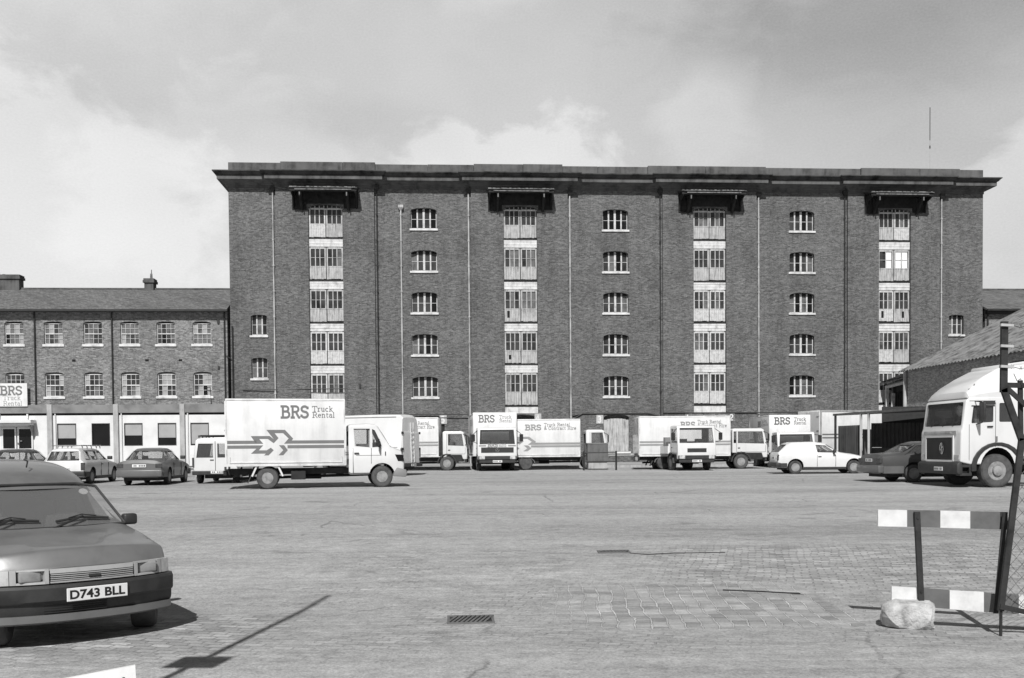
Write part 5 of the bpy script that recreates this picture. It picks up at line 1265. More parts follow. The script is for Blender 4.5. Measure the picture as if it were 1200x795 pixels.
sal_in = [(-.40, .45, .88, .97, .73, .74, .6), (.12, .45, .88, 1.27, .73, .75, .49), (.35, .45, .88, 1.33, .73, .76, .49), (1.3, .45, .88, 1.31, .73, .76, .49), (1.6, .45, .87, 1.14, .72, .74, .52), (1.9, .45, .86, .98, .7, .72, .56)]
sal_polys = ([(-.2, .96), (.5, .96), (.5, 1.28), (.12, 1.24)], [(.6, .96), (1.8, .96), (1.36, 1.27), (.6, 1.29)])
kw = dict(windscreen=[(2.0, -.66, .98), (2.0, .66, .98), (1.45, .55, 1.33), (1.45, -.55, 1.33)], rear_glass=[(-.46, -.66, .96), (-.46, .66, .96), (.06, .54, 1.30), (.06, -.54, 1.30)])
saloon = car('dark saloon parked tail towards the camera between the white estate and the white van', 'saloon_car', 'car', 'grey_paint', sal_rows, sal_in, sal_polys,
    ([(-.64, .99), (.64, .99), (.54, 1.31), (-.54, 1.31)], 1.4, 3.2), ([(-.64, .965), (.64, .965), (.53, 1.29), (-.53, 1.29)], -2, .2), 2.6, .30, .73, W=.84, lamp_z=.74, lamp_h=.15, lamp_w=.24, plate_z=.74, bump_z=(.33, .58), bumper='grey_paint', tail='lamp_red', **kw)
put(saloon, 197, 567.8, hdg(-5), (0, -.75))
far_car = car('dark car at far left, mostly hidden behind the foreground van roof', 'saloon_car', 'car', 'dark_paint', sal_rows, sal_in, sal_polys,
    ([(-.64, .99), (.64, .99), (.54, 1.31), (-.54, 1.31)], 1.4, 3.2), ([(-.62, 1.0), (.62, 1.0), (.52, 1.28), (-.52, 1.28)], -2, .2), 2.6, .30, .73, W=.84, **kw)
put(far_car, 37, 569.5, hdg(-6), (0, -.75))
# dark saloon on the right, bigger, rear quarter
s2_rows = [(-1.22, .40, .74, .84, .74, .80, .64), (-1.14, .3, .88, .98, .80, .85, .66), (-.7, .27, .92, 1.02, .82, .87, .68), (-.38, .26, .93, 1.05, .82, .87, .66), (.2, .24, .93, 1.36, .82, .87, .57), (.45, .24, .93, 1.42, .82, .87, .57), (1.2, .24, .93, 1.43, .82, .87, .58), (1.5, .24, .93, 1.38, .82, .87, .58),
           (2.2, .24, .9, 1.0, .82, .86, .68), (2.7, .24, .86, .93, .81, .85, .66), (3.4, .28, .78, .84, .78, .82, .64), (3.55, .36, .65, .7, .72, .77, .6)]
s2_in = [(-.3, .5, .92, 1.04, .75, .77, .6), (.2, .5, .92, 1.28, .75, .78, .5), (.45, .5, .92, 1.36, .75, .79, .5), (1.4, .5, .92, 1.35, .75, .79, .5), (1.75, .5, .91, 1.16, .75, .77, .54), (2.05, .5, .9, 1.02, .72, .75, .58)]
s2_polys = ([(-.18, 1.0), (.55, 1.0), (.55, 1.31), (.22, 1.28)], [(.68, 1.0), (1.95, 1.0), (1.5, 1.29), (.68, 1.32)])
saloon2 = car('dark saloon parked in front of the lean-to, its nose hidden by the lorry cab', 'saloon_car', 'car', 'dark_paint', s2_rows, s2_in, s2_polys,
    ([(-.66, 1.02), (.66, 1.02), (.56, 1.34), (-.56, 1.34)], 1.5, 3.3), ([(-.64, 1.05), (.64, 1.05), (.54, 1.31), (-.54, 1.31)], -2, .3), 2.68, .315, .76, W=.87, lamp_z=.76, lamp_h=.17, lamp_w=.3, plate_z=.78, bump_z=(.34, .6), bumper='grey_paint', tail='lamp_red', arch=.37,
    windscreen=[(2.12, -.68, 1.02), (2.12, .68, 1.02), (1.6, .57, 1.36), (1.6, -.57, 1.36)], rear_glass=[(-.35, -.66, 1.05), (-.35, .66, 1.05), (.16, .56, 1.32), (.16, -.56, 1.32)], glassmat='glass')
put(saloon2, 1070, 565.2, hdg(84), (0, -.78))
# small white hatch-based van
hv_rows = [(-.78, .36, .8, .9, .74, .78, .68), (-.74, .3, .9, .98, .78, .81, .68), (-.30, .26, .9, 1.36, .78, .82, .60), (-.1, .25, .9, 1.42, .78, .82, .60), (.9, .24, .9, 1.43, .78, .82, .6), (1.35, .24, .89, 1.36, .78, .82, .58), (1.5, .24, .88, 1.27, .78, .82, .58),
           (2.05, .24, .86, .95, .78, .81, .64), (2.6, .24, .81, .88, .78, .8, .6), (3.05, .28, .72, .78, .75, .78, .6), (3.2, .36, .6, .66, .69, .73, .56)]
hv_in = [(-.5, .45, .9, 1.1, .71, .73, .56), (-.1, .45, .9, 1.35, .71, .74, .52), (.9, .45, .9, 1.36, .71, .74, .52), (1.3, .45, .89, 1.31, .71, .74, .52), (1.62, .45, .87, 1.12, .71, .73, .54), (1.85, .45, .86, .98, .69, .71, .56)]
hv_polys = ([(.98, .96), (1.82, .94), (1.36, 1.27), (.92, 1.30)],)
hvan = car('small white car-based van with blank sides, parked before a lettered box truck', 'car_van', 'van', 'white', hv_rows, hv_in, hv_polys,
    ([(-.62, .97), (.62, .97), (.54, 1.31), (-.54, 1.31)], 1.4, 3.2), ([(-.6, .98), (.6, .98), (.5, 1.32), (-.5, 1.32)], -2, -.1), 2.6, .30, .69, W=.82, lamp_z=.74, lamp_h=.26, lamp_w=.14, plate_z=.72, rim='rim_grey', holes=8,
    windscreen=[(1.95, -.64, .97), (1.95, .64, .97), (1.44, .56, 1.32), (1.44, -.56, 1.32)], rear_glass=[(-.66, -.61, .98), (-.66, .61, .98), (-.30, .52, 1.33), (-.30, -.52, 1.33)])
put(hvan, 932, 555.6, hdg(91), (0, -.74))

# white van seen from the rear, beside the big box truck
T = empty('panel_van'); tag(T, 'white van with twin rear doors and roof rack, partly behind the bonneted box truck', 'van')
rows = [(-.7, .42, 1.0, 1.86, .78, .84, .72), (-.66, .4, 1.05, 1.95, .8, .87, .72), (2.3, .4, 1.05, 1.96, .8, .87, .72), (2.6, .4, 1.05, 1.8, .8, .87, .7), (3.2, .4, 1.0, 1.15, .8, .85, .72), (3.7, .45, .85, .95, .75, .8, .7)]
c, st = make_body('body', rows, T, 'white', 0)
rin = [(-.62, .7, 1.1, 1.86, .74, .8, .64), (2.3, .7, 1.1, 1.86, .74, .8, .64), (2.9, .7, 1.1, 1.4, .74, .78, .64)]
dw = [(1.7, 1.15), (2.8, 1.15), (2.4, 1.7), (1.7, 1.7)]
cabin_cut(c, rin, (dw,), ([(-.68, 1.25), (.68, 1.25), (.6, 1.75), (-.6, 1.75)], 2.3, 4), ([(-.72, 1.12), (-.08, 1.12), (-.08, 1.72), (-.64, 1.72)], -2, -.3))
m = MB(); m.prism([(.72, 1.12), (.08, 1.12), (.08, 1.72), (.64, 1.72)], -2, -.3, 'yz'); cut(c, m)
arches_cut(c, (0, 2.7), .38, .28, .87, .33); resharp(c); side_panes(c, st, (dw,))
for s in (-1, 1):
    slope_pane(c, [(-.665, s*.70, 1.13), (-.665, s*.09, 1.13), (-.665, s*.09, 1.71), (-.665, s*.63, 1.71)], 'rear_window')
    m = MB(); m.box(-.73, -.695, min(s*.8, s*.87), max(s*.8, s*.87), .72, 1.12); m.build('tail_light', 'lamp_red', T)
    wheel(T, 0, s*.74, .30, .18, s, 'rim_grey', .6); wheel(T, 2.7, s*.74, .30, .18, s, 'rim_grey', .6)
m = MB(); m.box(-.712, -.7, -.01, .01, .56, 1.82); m.box(-.72, -.7, .06, .2, 1.0, 1.04); m.build_split('door_seam', 'rim_dark', c)
m = MB(); m.box(-.82, -.62, -.86, .86, .38, .56); m.bevel(.03, 2); m.build('bumper', 'plastic_dark', T); plate(T, -.825, -.1, .5, .5, .11, -1)
m = MB(); m.box(-.3, 3.2, -.5, .5, .22, .42); m.build('underbody', 'chassis', T)
m = MB()
for s in (-1, 1): m.tube((-.5, s*.66, 2.05), (1.9, s*.66, 2.05), .03, 6)
for x in (-.5, .1, .7, 1.3, 1.9): m.tube((x, -.66, 2.05), (x, .66, 2.05), .025, 6); m.bar((x, -.64, 1.9), (x, -.66, 2.05), .03, .03); m.bar((x, .64, 1.9), (x, .66, 2.05), .03, .03)
m.box(-.5, 1.9, -.6, .6, 2.075, 2.09); m.build('roof_rack', 'chassis', T)
slope_pane(c, [(3.1, -.7, 1.2), (3.1, .7, 1.2), (2.62, .62, 1.78), (2.62, -.62, 1.78)], 'windscreen')
put(T, 235, 566.5, hdg(-4), (0, .74)); T.scale = (1, 1, .9)
# ------------------------------------------------------------------ high-roof lorry cab on the right
T = empty('tractor_lorry'); tag(T, 'big white high-roofed lorry with black grille at the right edge of the yard', 'lorry')
hw = 1.22
prof = [(-1.75, .95), (-1.75, 2.8), (1.04, 2.78), (1.18, 2.66), (1.30, 1.86), (1.36, 1.72), (1.38, .80), (1.0, .72), (-.62, .72), (-.9, .95)]
m = MB(); m.prism(prof, -hw, hw); m.bevel(.045, 3, 20); c = m.build('cab', 'white', T, True)
ci = MB(); ci.prism([(-1.65, 1.2), (-1.65, 2.7), (1.0, 2.68), (1.2, 1.85), (1.2, 1.2)], -hw+.07, hw-.07); cut(c, ci)
sw1 = [(.17, 2.02), (.98, 1.98), (.90, 2.52), (.17, 2.52)]; sw2 = [(-.52, 2.02), (-.05, 2.02), (-.05, 2.60), (-.52, 2.60)]
for p in (sw1, sw2): 
    ci = MB(); ci.prism(p, -2, 2); ci.bevel(.04, 2, 20); cut(c, ci)
ci = MB(); ci.prism([(-hw+.10, 1.92), (hw-.10, 1.92), (hw-.13, 2.64), (-hw+.13, 2.64)], .9, 2, 'yz'); ci.bevel(.05, 2, 20); cut(c, ci)
arches_cut(c, (0,), .64, .5, hw, .60); resharp(c)
# roof hood
m = MB()
rr = [(1.12, 2.76, 2.80, 1.10), (1.06, 2.76, 2.96, 1.08), (.82, 2.77, 3.16, 1.04), (.3, 2.77, 3.44, .98), (-.25, 2.77, 3.68, .94), (-.6, 2.77, 3.76, .92), (-1.7, 2.77, 3.84, .92)]
m.loft([[(x, -1.20, z0), (x, -1.20, z0+(z1-z0)*.22), (x, -(w_*.98), z0+(z1-z0)*.85), (x, -w_*.86, z1), (x, w_*.86, z1), (x, w_*.98, z0+(z1-z0)*.85), (x, 1.20, z0+(z1-z0)*.22), (x, 1.20, z0)] for x, z0, z1, w_ in rr])
hd_ = m.build('roof_hood', 'white', c, True, 24)
m = MB(); m.prism([(-.28, 3.68), (-.34, 3.80), (-1.6, 3.95), (-1.6, 3.82), (-.6, 3.76)], -.8, .8); m.bevel(.03, 2); m.build('roof_hatch', 'white', hd_, True)
m = MB(); m.bar((.95, 1.0, 3.02), (.5, .99, 3.12), .05, .03); m.bar((.76, 1.0, 3.06), (.72, .99, 3.2), .03, .02); m.build('script_badge', 'livery', hd_)
for s in (-1, 1):
    for p in (sw1, sw2):
        m = MB(); y = s*(hw-.03); m.loft([[(a, y, b) for a, b in p], [(a, y-s*.008, b) for a, b in p]]); m.build('side_window', 'glass', c)
    f = lambda a, b_: (min(s*a, s*b_), max(s*a, s*b_))
    m = MB(); Y = f(hw, hw+.006)
    m.box(.08, .095, *Y, 1.25, 2.62); m.box(1.05, 1.065, *Y, .85, 1.95); m.box(.095, 1.05, *Y, 2.66, 2.675); m.build_split('door_seam', 'rim_dark', c)
    m = MB(); m.box(.12, .98, *f(hw+.0, hw+.012), 2.50, 2.53); m.box(.12, .55, *f(hw, hw+.03), 2.56, 2.66); m.build('window_trim', 'plastic_dark', c)
    m = MB(); m.box(.2, .4, *f(hw, hw+.04), 1.86, 1.90); m.build('door_handle', 'chassis', c)
    m = MB(); m.box(.02, .1, *f(hw, hw+.02), 1.42, 1.58); m.build('side_badge', 'livery', c)
    m = MB(); m.path([(.85, s*hw, 2.66), (.78, s*(hw+.3), 2.62), (.78, s*(hw+.3), 2.0), (.8, s*(hw), 1.95)], .018, 6); mi = m.build('mirror', 'chassis', c)
    m = MB(); m.box(.72, .8, *f(hw+.14, hw+.44), 2.02, 2.62); m.bevel(.03, 2); m.build('mirror_head', 'plastic_dark', mi, True)
    m = MB(); a0 = [(.70*cos(t), .60+.70*sin(t)) for t in [pi*i/12-.12 for i in range(13)]]; a1 = [(.86*cos(t), .60+.80*sin(t)) for t in [pi*i/12-.12 for i in range(12, -1, -1)]]
    m.prism(a0+a1, s*(hw-.3), s*(hw+.045)); m.bevel(.02, 1); m.build('wheel_arch', 'plastic_dark', T, True)
    t_ = wheel(T, 0, s*(hw-.17), .52, .30, s, 'rim_grey', .56, hub=.25, holes=10)
    m = MB(); m.lathe_y(0, 0, [(.16, .13*s), (.15, .2*s), (.05, .215*s), (.001, .215*s), (.001, .1*s), (.16, .1*s)], 20); m.build('hub_cap', 'rim_grey', t_, True)
    wheel(T, -3.6, s*(hw-.28), .52, .5, s, 'rim_dark', .56, hub=-.5)
    m = MB(); m.box(.82, 1.2, *f(hw-.25, hw-.02), .38, .72); ci = m.build('step', 'plastic_dark', T); 
    q = MB(); q.box(.9, 1.12, *f(hw-.15, hw+.3), .46, .64); cut(ci, q, 'black')
    m = MB(); m.box(1.36, 1.46, *f(.72, 1.02), .55, .72); m.bevel(.02, 1); m.build('headlight', 'lamp_glass', T)
    m = MB(); m.box(1.36, 1.40, *f(.88, 1.16), .88, 1.02); m.build('indicator', 'lamp_clear', c)
slope_pane(c, [(1.235, -1.1, 1.93), (1.235, 1.1, 1.93), (1.13, 1.08, 2.63), (1.13, -1.08, 2.63)], 'windscreen', 'glass_dark')
m = MB(); m.box(1.375, 1.40, -.80, .80, .86, 1.56); 
gq = m.build('grille', 'pipe_dark', c)
m = MB()
for i in range(9): m.box(1.40, 1.412, -.76, .76, .90+i*.07, .93+i*.07)
m.build('grille_slats', 'pipe_dark', gq)
m = MB()
for a, b, z0, z1 in ((-.86, -.80, .82, 1.62), (.80, .86, .82, 1.62), (-.80, .80, 1.56, 1.62), (-.8, .8, .80, .86)): m.box(1.375, 1.42, a, b, z0, z1)
m.build('grille_surround', 'white', gq)
m = MB(); m.box(1.372, 1.39, -1.0, 1.0, 1.66, 1.76); m.box(1.385, 1.41, -.7, .7, 1.69, 1.73); m.build('name_strip', 'pipe_pale', gq)
m = MB(); n = 24
m.loft([[(1.425+dx, .2+ry*.62*cos(2*pi*i/n), 1.22+ry*sin(2*pi*i/n)) for i in range(n)] for dx, ry in ((0, .17), (.015, .19), (.03, .17), (.015, .15), (0, .17))], cap=False)
m.bar((1.43, .2, 1.06), (1.43, .2, 1.38), .03, .05); m.bar((1.43, .12, 1.16), (1.43, .28, 1.28), .03, .03); m.build('oval_emblem', 'chrome', gq)
m = MB(); m.prism([(1.3, .42), (1.46, .42), (1.50, .5), (1.50, .74), (1.42, .80), (1.3, .80)], -hw, hw); m.bevel(.03, 2); b = m.build('bumper', 'plastic_dark', T, True)
plate(T, 1.503, .12, .58, .52, .12, 1)
m = MB(); m.box(1.20, 1.26, -1.0, 1.0, 1.86, 1.90); 
for a in (-.7, 0, .6): m.bar((1.29, a, 1.9), (1.27, a+.35, 2.02), .02, .02)
m.build('wiper', 'chassis', c)
m = MB(); m.box(.2, .65, .35, .85, 1.2, 2.2); m.box(.2, .65, -.85, -.35, 1.2, 2.2); m.box(1.0, 1.15, -1.1, 1.1, 1.5, 1.9); m.box(-1.5, -.2, -1.1, 1.1, 1.2, 1.6); m.build('seat', 'seat', c)
m = MB()
for yv in (.62, .66, .70, .74): m.tube((.98, yv*1.25, 1.95), (.85, yv*1.25, 2.6), .02, 6)
m.build('cab_curtain', 'fascia', c)
m = MB(); 
for s in (-1, 1): m.box(-4.8, 1.2, s*.42-.06, s*.42+.06, .55, .85)
m.box(-.1, .1, -.9, .9, .38, .6); m.box(-1.9, -1.2, -1.0, -.5, .5, 1.0); m.box(-3.9, -2.9, -.5, .5, .85, 1.05); m.box(-2.6, -1.8, -1.15, -.6, .35, .85); m.box(-2.6, -1.8, .6, 1.15, .35, .85); m.build('chassis', 'chassis', T)
put(T, 1168, 571.6, hdg(265), (0, hw-.05))
for o in T.children:
    if o.name.split('.')[0] in ('cab', 'bumper', 'headlight', 'number_plate', 'seat'): o.scale = (.87, 1, 1)

# ------------------------------------------------------------------ foreground van, lower left
T = empty('car_van'); tag(T, 'grey car-based van in the lower left foreground facing the camera', 'van')
def bulge(x, y):
    k = min(1, max(0, (x+.8)/.8)); return x-k*.20*(abs(y)/.78)**2.4
rows = [(-3.92, .38, .86, 1.30, .68, .74, .62), (-3.84, .3, .92, 1.52, .73, .78, .62), (-3.3, .25, .93, 1.61, .75, .79, .60), (-2.6, .24, .94, 1.61, .75, .79, .60), (-2.1, .24, .95, 1.55, .75, .79, .58), (-1.8, .24, .95, 1.47, .75, .79, .565), (-1.66, .24, .95, 1.41, .75, .79, .56), (-1.58, .24, .95, 1.36, .75, .79, .565),
        (-1.3, .24, .945, 1.17, .75, .79, .60), (-1.02, .24, .92, .975, .75, .785, .65), (-.94, .24, .91, .94, .75, .785, .66), (-.7, .25, .875, .91, .75, .785, .66), (-.4, .27, .82, .862, .75, .78, .66), (-.17, .3, .79, .835, .75, .775, .66), (-.14, .3, .775, .82, .75, .775, .66), (-.05, .3, .665, .695, .73, .765, .65), (-.03, .32, .655, .682, .72, .755, .64), (.0, .36, .58, .60, .70, .72, .64)]
rows[-1] = (-.02, .36, .575, .595, .70, .72, .64)
m = MB(); st = car_stations(rows)
m.loft([[(bulge(x, y), y, z) for x, y, z in ring(s)] for s in st]); c = m.build('body', ['van_paint'], T)
mo = c.modifiers.new('s', 'SUBSURF'); mo.levels = mo.render_levels = 2
# keep bonnet and screen edges crisp
cr = c.data.attributes.new('crease_edge', 'FLOAT', 'EDGE')
for e in c.data.edges:
    a, b = (c.data.vertices[i].co for i in e.vertices)
    v = 0
    if abs(a.x-b.x) < .25 and abs(a.y-b.y) > .0 and abs(a.z-b.z) < .12 and a.z > .5:
        if any(abs(max(a.x, b.x)-k) < .012 for k in (-.14, -.17)) and abs(a.y)+abs(b.y) > 0: v = .75
        if max(a.x, b.x) > -.06: v = .9
    cr.data[e.index].value = v
bake(c)
rin = [(-2.0, .45, .92, 1.46, .7, .74, .52), (-1.82, .45, .92, 1.42, .7, .74, .51), (-1.66, .45, .92, 1.34, .7, .74, .51), (-1.4, .45, .92, 1.18, .7, .73, .54), (-1.16, .45, .91, 1.02, .7, .72, .58)]
sw = [(-1.95, 1.02), (-1.2, 1.0), (-1.6, 1.28), (-1.95, 1.34)]
cabin_cut(c, rin, (sw,), ([(-.66, .985), (-.3, .968), (.3, .968), (.66, .985), (.575, 1.27), (.53, 1.325), (-.53, 1.325), (-.575, 1.27)], -1.62, -.5), (None, 0, 0))
arches_cut(c, (-.60, -3.1), .37, .3, .79, .29); resharp(c, 38)
side_panes(c, st, (sw,))
def scr(y, z): return (-1.045-(z-.95)*1.29, y, z)
def plane_strip(m, pts, t=.006): m.loft([pts, [(x-.006, y, z-t) for x, y, z in pts]])
m = MB(); plane_strip(m, [scr(-.70, .955), scr(.70, .955), scr(.575, 1.355), (-1.615, 0, 1.375), scr(-.575, 1.355)]); ws = m.build('windscreen', 'glass_hazed', c)
m = MB()
def seg(a, b, w=.03, t=.012): m.bar(a, b, w, t)
o_ = lambda y, z: tuple(Vector(scr(y, z))+Vector((.012, 0, .010)))
m.path([o_(-.70, .965), o_(-.30, .955), o_(.30, .955), o_(.70, .965), o_(.585, 1.33), o_(.40, 1.36), o_(-.4, 1.36), o_(-.585, 1.33), o_(-.70, .965)], .013, 8); m.build('screen_rubber', 'plastic_dark', c, True)
# wipers: two arms with long blades
for (py_, ay, bz0, b0, b1) in ((-.02, .28, 1.03, .05, .56), (-.62, -.34, 1.03, -.60, -.10)):
    m = MB(); m.path([(-1.0, py_, .955), tuple(Vector(o_((b0+b1)/2, bz0-.005))+Vector((.03, 0, .03)))], .011, 6)
    m.path([tuple(Vector(o_(b0, bz0-.025))+Vector((.006, 0, .006))), tuple(Vector(o_((b0+b1)/2, bz0+.0))+Vector((.014, 0, .014))), tuple(Vector(o_(b1, bz0-.012))+Vector((.006, 0, .006)))], .012, 6)
    m.path([tuple(Vector(o_(b0+.12, bz0-.01))+Vector((.02, 0, .02))), tuple(Vector(o_((b0+b1)/2, bz0+.012))+Vector((.028, 0, .028))), tuple(Vector(o_(b1-.12, bz0-.0))+Vector((.02, 0, .02)))], .006, 6)
    m.build('wiper', 'pipe_dark', c)
m = MB(); p0 = Vector(scr(.46, 1.30)); m.loft([[tuple(p0+Vector((.002-.9e-3, .045*cos(a), .028*sin(a)))+Vector((-.036*sin(a)*.8, 0, 0))+off) for a in [2*pi*i/18 for i in range(18)]] for off in (Vector((-.012, 0, -.012)), Vector((-.016, 0, -.016)))]); m.build('tax_disc', 'white_plastic', c)
m = MB(); m.path([(-1.60, -.02, 1.33), (-1.56, -.02, 1.29)], .01); m.box(-1.58, -1.55, -.10, .06, 1.25, 1.30); m.build('interior_mirror', 'chassis', c)
m = MB(); m.prism([(-.7, .5), (.7, .5), (.72, .95), (.55, 1.36), (.42, 1.46), (-.42, 1.46), (-.55, 1.36), (-.72, .95)], -1.99, -1.96, 'yz'); m.build('bulkhead', 'fascia', c)
m = MB()
for s in (-1, 1): m.box(-1.8, -1.68, s*.36-.2, s*.36+.2, .5, 1.05); m.box(-1.78, -1.70, s*.36-.10, s*.36+.10, 1.05, 1.20)
m.build('seat', 'seat', c)
m = MB(); m.box(-1.36, -1.12, -.68, .68, .80, .945); m.build('dashboard', 'interior', c)
# aerial stub on the roof
m = MB(); m.path([(-1.84, .02, 1.54), (-1.9, .05, 1.60), (-1.95, .03, 1.615)], .008, 6); m.build('aerial', 'chassis', c)
# bonnet shut line and cowl
m = MB()
for s in (-1, 1): m.path([(bulge(-.14, .70)+.0, s*.70, .757), (-.5, s*.695, .846), (-.92, s*.68, .914)], .004, 6)
m.build('bonnet_seam', 'black', c)
def plan(y): return -.20*(abs(y)/.78)**2.4
def plan_part(m, y0, y1, prof, n=10, sh=0.0):
    """loft a small x-z profile across the curved nose"""
    m.loft([[(plan(y)+dx, y, z) for dx, z in prof] for y in [y0+(y1-y0)*i/n for i in range(n+1)]])
m = MB(); plan_part(m, -.36, .36, [(-.03, .565), (.012, .565), (.012, .578), (-.03, .578)]); plan_part(m, -.36, .36, [(-.03, .648), (.0, .648), (-.006, .685), (-.03, .685)])
gr_ = m.build('grille', 'lamp_unit', T, True)
m = MB(); plan_part(m, -.355, .355, [(-.03, .579), (-.012, .579), (-.012, .647), (-.03, .647)]); m.build('grille_recess', 'black', gr_)
m = MB()
for i in range(4): plan_part(m, -.355, .355, [(-.011, .585+i*.0165), (.008, .584+i*.0165), (.008, .591+i*.0165), (-.011, .592+i*.0165)], 8)
m.build('grille_slats', 'lamp_unit', gr_)
m = MB(); plan_part(m, -.05, .05, [(.010, .600), (.018, .600), (.018, .622), (.010, .622)], 2); m.build('badge', 'plastic_dark', gr_)
for s in (-1, 1):
    m = MB(); z0, z1 = .562, .688
    y0, y1 = .372, .66
    for a, b, za, zb_, fr_ in ((y0, y0+.03, z0, z1, .012), (y1-.045, y1, z0, z1, .012), (y0+.03, y1-.045, z0, z0+.018, .016), (y0+.03, y1-.045, z1-.014, z1, .0)):
        plan_part(m, s*a, s*b, [(-.08, za), (fr_, za), (fr_-.004, zb_), (-.08, zb_)], 4)
    hl = m.build('headlight', 'lamp_unit', T)
    m = MB(); plan_part(m, s*(y0+.03), s*(y1-.045), [(-.12, z0+.018), (-.075, z0+.018), (-.075, z1-.014), (-.12, z1-.014)], 4); m.build('bezel', 'rim_dark', hl)
    m = MB(); ya, yb_ = s*(y0+.045), s*(y1-.06); m.box(-.12, plan(.5)+.002, min(ya, yb_), max(ya, yb_), z0+.014, z1-.010); m.bevel(.02, 3); m.build('lens', 'lens', hl, True)
    m = MB(); plan_part(m, s*.665, s*.755, [(-.10, z0), (.010, z0), (.004, z1), (-.10, z1)], 4); m.build('indicator', 'lamp_clear', T, True)
    m = MB(); m.box(-1.22, -1.12, min(s*.72, s*.86), max(s*.72, s*.86), .95, 1.06); m.bevel(.025, 3); mi = m.build('mirror', 'plastic_dark', T, True)
    wheel(T, -.52, s*.66, .315, .22, s, 'rim_grey', .62, steer=R(-26)); wheel(T, -3.1, s*.69, .29, .17, s, 'rim_grey', .62)
m = MB(); N_ = 20
def bump_plan(y): return -.20*(abs(y)/.80)**2.6
ys_ = [-.80, -.795]+[-.77+1.54*i/N_ for i in range(N_+1)]+[.795, .80]
def bumper_ring(y, prof):
    back = 0 if abs(y) < .79 else -.06
    return [(bump_plan(y)+dx+back*(dx > 0), y, z) for dx, z in prof]
m.loft([bumper_ring(y, [(-.10, .40), (.045, .40), (.065, .42), (.07, .53), (.05, .552), (-.10, .552)]) for y in ys_])
for s in (-1, 1): m.box(-.50, -.2, min(s*.76, s*.80), max(s*.76, s*.80), .42, .55)
bp = m.build('bumper', 'plastic_dark', T, True, 40)
m = MB(); m.loft([bumper_ring(y*.97, [(-.14, .40), (.02, .40), (.015, .33), (.0, .30), (-.14, .30)]) for y in ys_]); m.build('air_intake', 'plastic_dark', T, True)
m = MB(); m.loft([bumper_ring(y*.955, [(-.14, .298), (.03, .298), (.02, .235), (-.02, .215), (-.14, .22)]) for y in ys_]); m.build('valance', 'van_paint', T, True)
m = MB(); 
for i in range(4): plan_part(m, -.42, .1, [(.016, .312+i*.02), (.026, .312+i*.02), (.026, .320+i*.02), (.016, .320+i*.02)], 6)
m.build('intake_slats', 'chassis', T)
m = MB(); m.box(-3.6, -.25, -.5, .5, .19, .25); m.build('underbody', 'chassis', T)
# number plate
m = MB(); m.box(.073, .083, -.262, .262, .405, .52); m.bevel(.004, 1); np_ = m.build('number_plate', 'white_plastic', T)
cu = bpy.data.curves.new('plate_text', 'FONT'); cu.body = 'D743 BLL'; cu.align_x = 'CENTER'; cu.align_y = 'CENTER'; cu.size = .112; cu.extrude = .0006; cu.offset = .0035; cu.space_character = 1.02
to = bpy.data.objects.new('plate_text', cu); COL.objects.link(to); bpy.context.view_layer.update()
me = bpy.data.meshes.new_from_object(to.evaluated_get(bpy.context.evaluated_depsgraph_get())); bpy.data.objects.remove(to)
xs_ = [v.co.x for v in me.vertices]; zs_ = [v.co.y for v in me.vertices]; wq, hq = max(xs_)-min(xs_), max(zs_)-min(zs_)
me.transform(Matrix.Rotation(R(90), 4, 'Z') @ Matrix.Rotation(R(90), 4, 'X') @ Matrix.Diagonal((.475/wq, .08/hq, 1, 1)) @ Matrix.Translation((-(max(xs_)+min(xs_))/2, -(max(zs_)+min(zs_))/2, 0)))
me.materials.clear(); me.materials.append(M['letter']); me.name = 'plate_characters'
po = bpy.data.objects.new('plate_characters', me); COL.objects.link(po); po.parent = np_; po.location = (.0842, 0, .4625)
T.location = (-3.69, 8.75, -.0); T.rotation_euler = (0, 0, hdg(180-43))

# ------------------------------------------------------------------ striped barrier, stone, fence on the right
def PV(px, py, Y): x, z = V(px, py, Y); return Vector((x, Y, z))
T = empty('striped_barrier'); YB_ = 9.2
base = PV(1080, 712, YB_); T.location = (base.x, YB_, gz(YB_)); off = Vector(T.location)
tag(T, 'barrier of two striped planks on a thin iron post, standing right of the pale stone', 'barrier')
def plank(pts, cols, Yq, name='plank', t=.022):
    """pts: [(px, ytop, ybottom)], one colour per piece"""
    first = None
    for (a, b), cl in zip(zip(pts, pts[1:]), cols):
        m = MB(); Ya_, Yb2 = (Yq[0]+(Yq[1]-Yq[0])*(p_[0]-1029)/152. for p_ in (a, b)); P4 = [PV(a[0], a[2], Ya_), PV(b[0], b[2], Yb2), PV(b[0], b[1], Yb2), PV(a[0], a[1], Ya_)]
        sh_ = Vector((0, t, 0)); m.loft([[p-off for p in P4], [p+sh_-off for p in P4]])
        if first is None: first = m.build(name, cl, T)
        else: m.build('painted_stripe', cl, first)
    return first
plank([(1029, 597.5, 617), (1063, 598, 617.6), (1102, 598.6, 618.6), (1137, 599.4, 619.6), (1172, 600.2, 620.6), (1181, 600.4, 620.9)], ['white_stripe', 'red_stripe', 'white_stripe', 'red_stripe', 'steel_dark'], (9.35, 8.88))
plank([(1045, 687.3, 710), (1076, 689, 711), (1113, 692, 714), (1153, 694, 717.5), (1163, 696, 718), (1194, 697, 720), (1215, 698, 722), (1260, 701, 726)], ['white_stripe', 'red_stripe', 'white_stripe', 'red_stripe', 'red_stripe', 'white_stripe', 'red_stripe'], (9.33, 8.93))
m = MB(); a = PV(1075, 600, 9.18)-off; b = PV(1081.5, 737, 9.16)-off; b.z = 0
m.bar(a, b, .05, .008); m.bar(a+Vector((-.022, .012, 0)), b+Vector((-.022, .012, 0)), .008, .03)
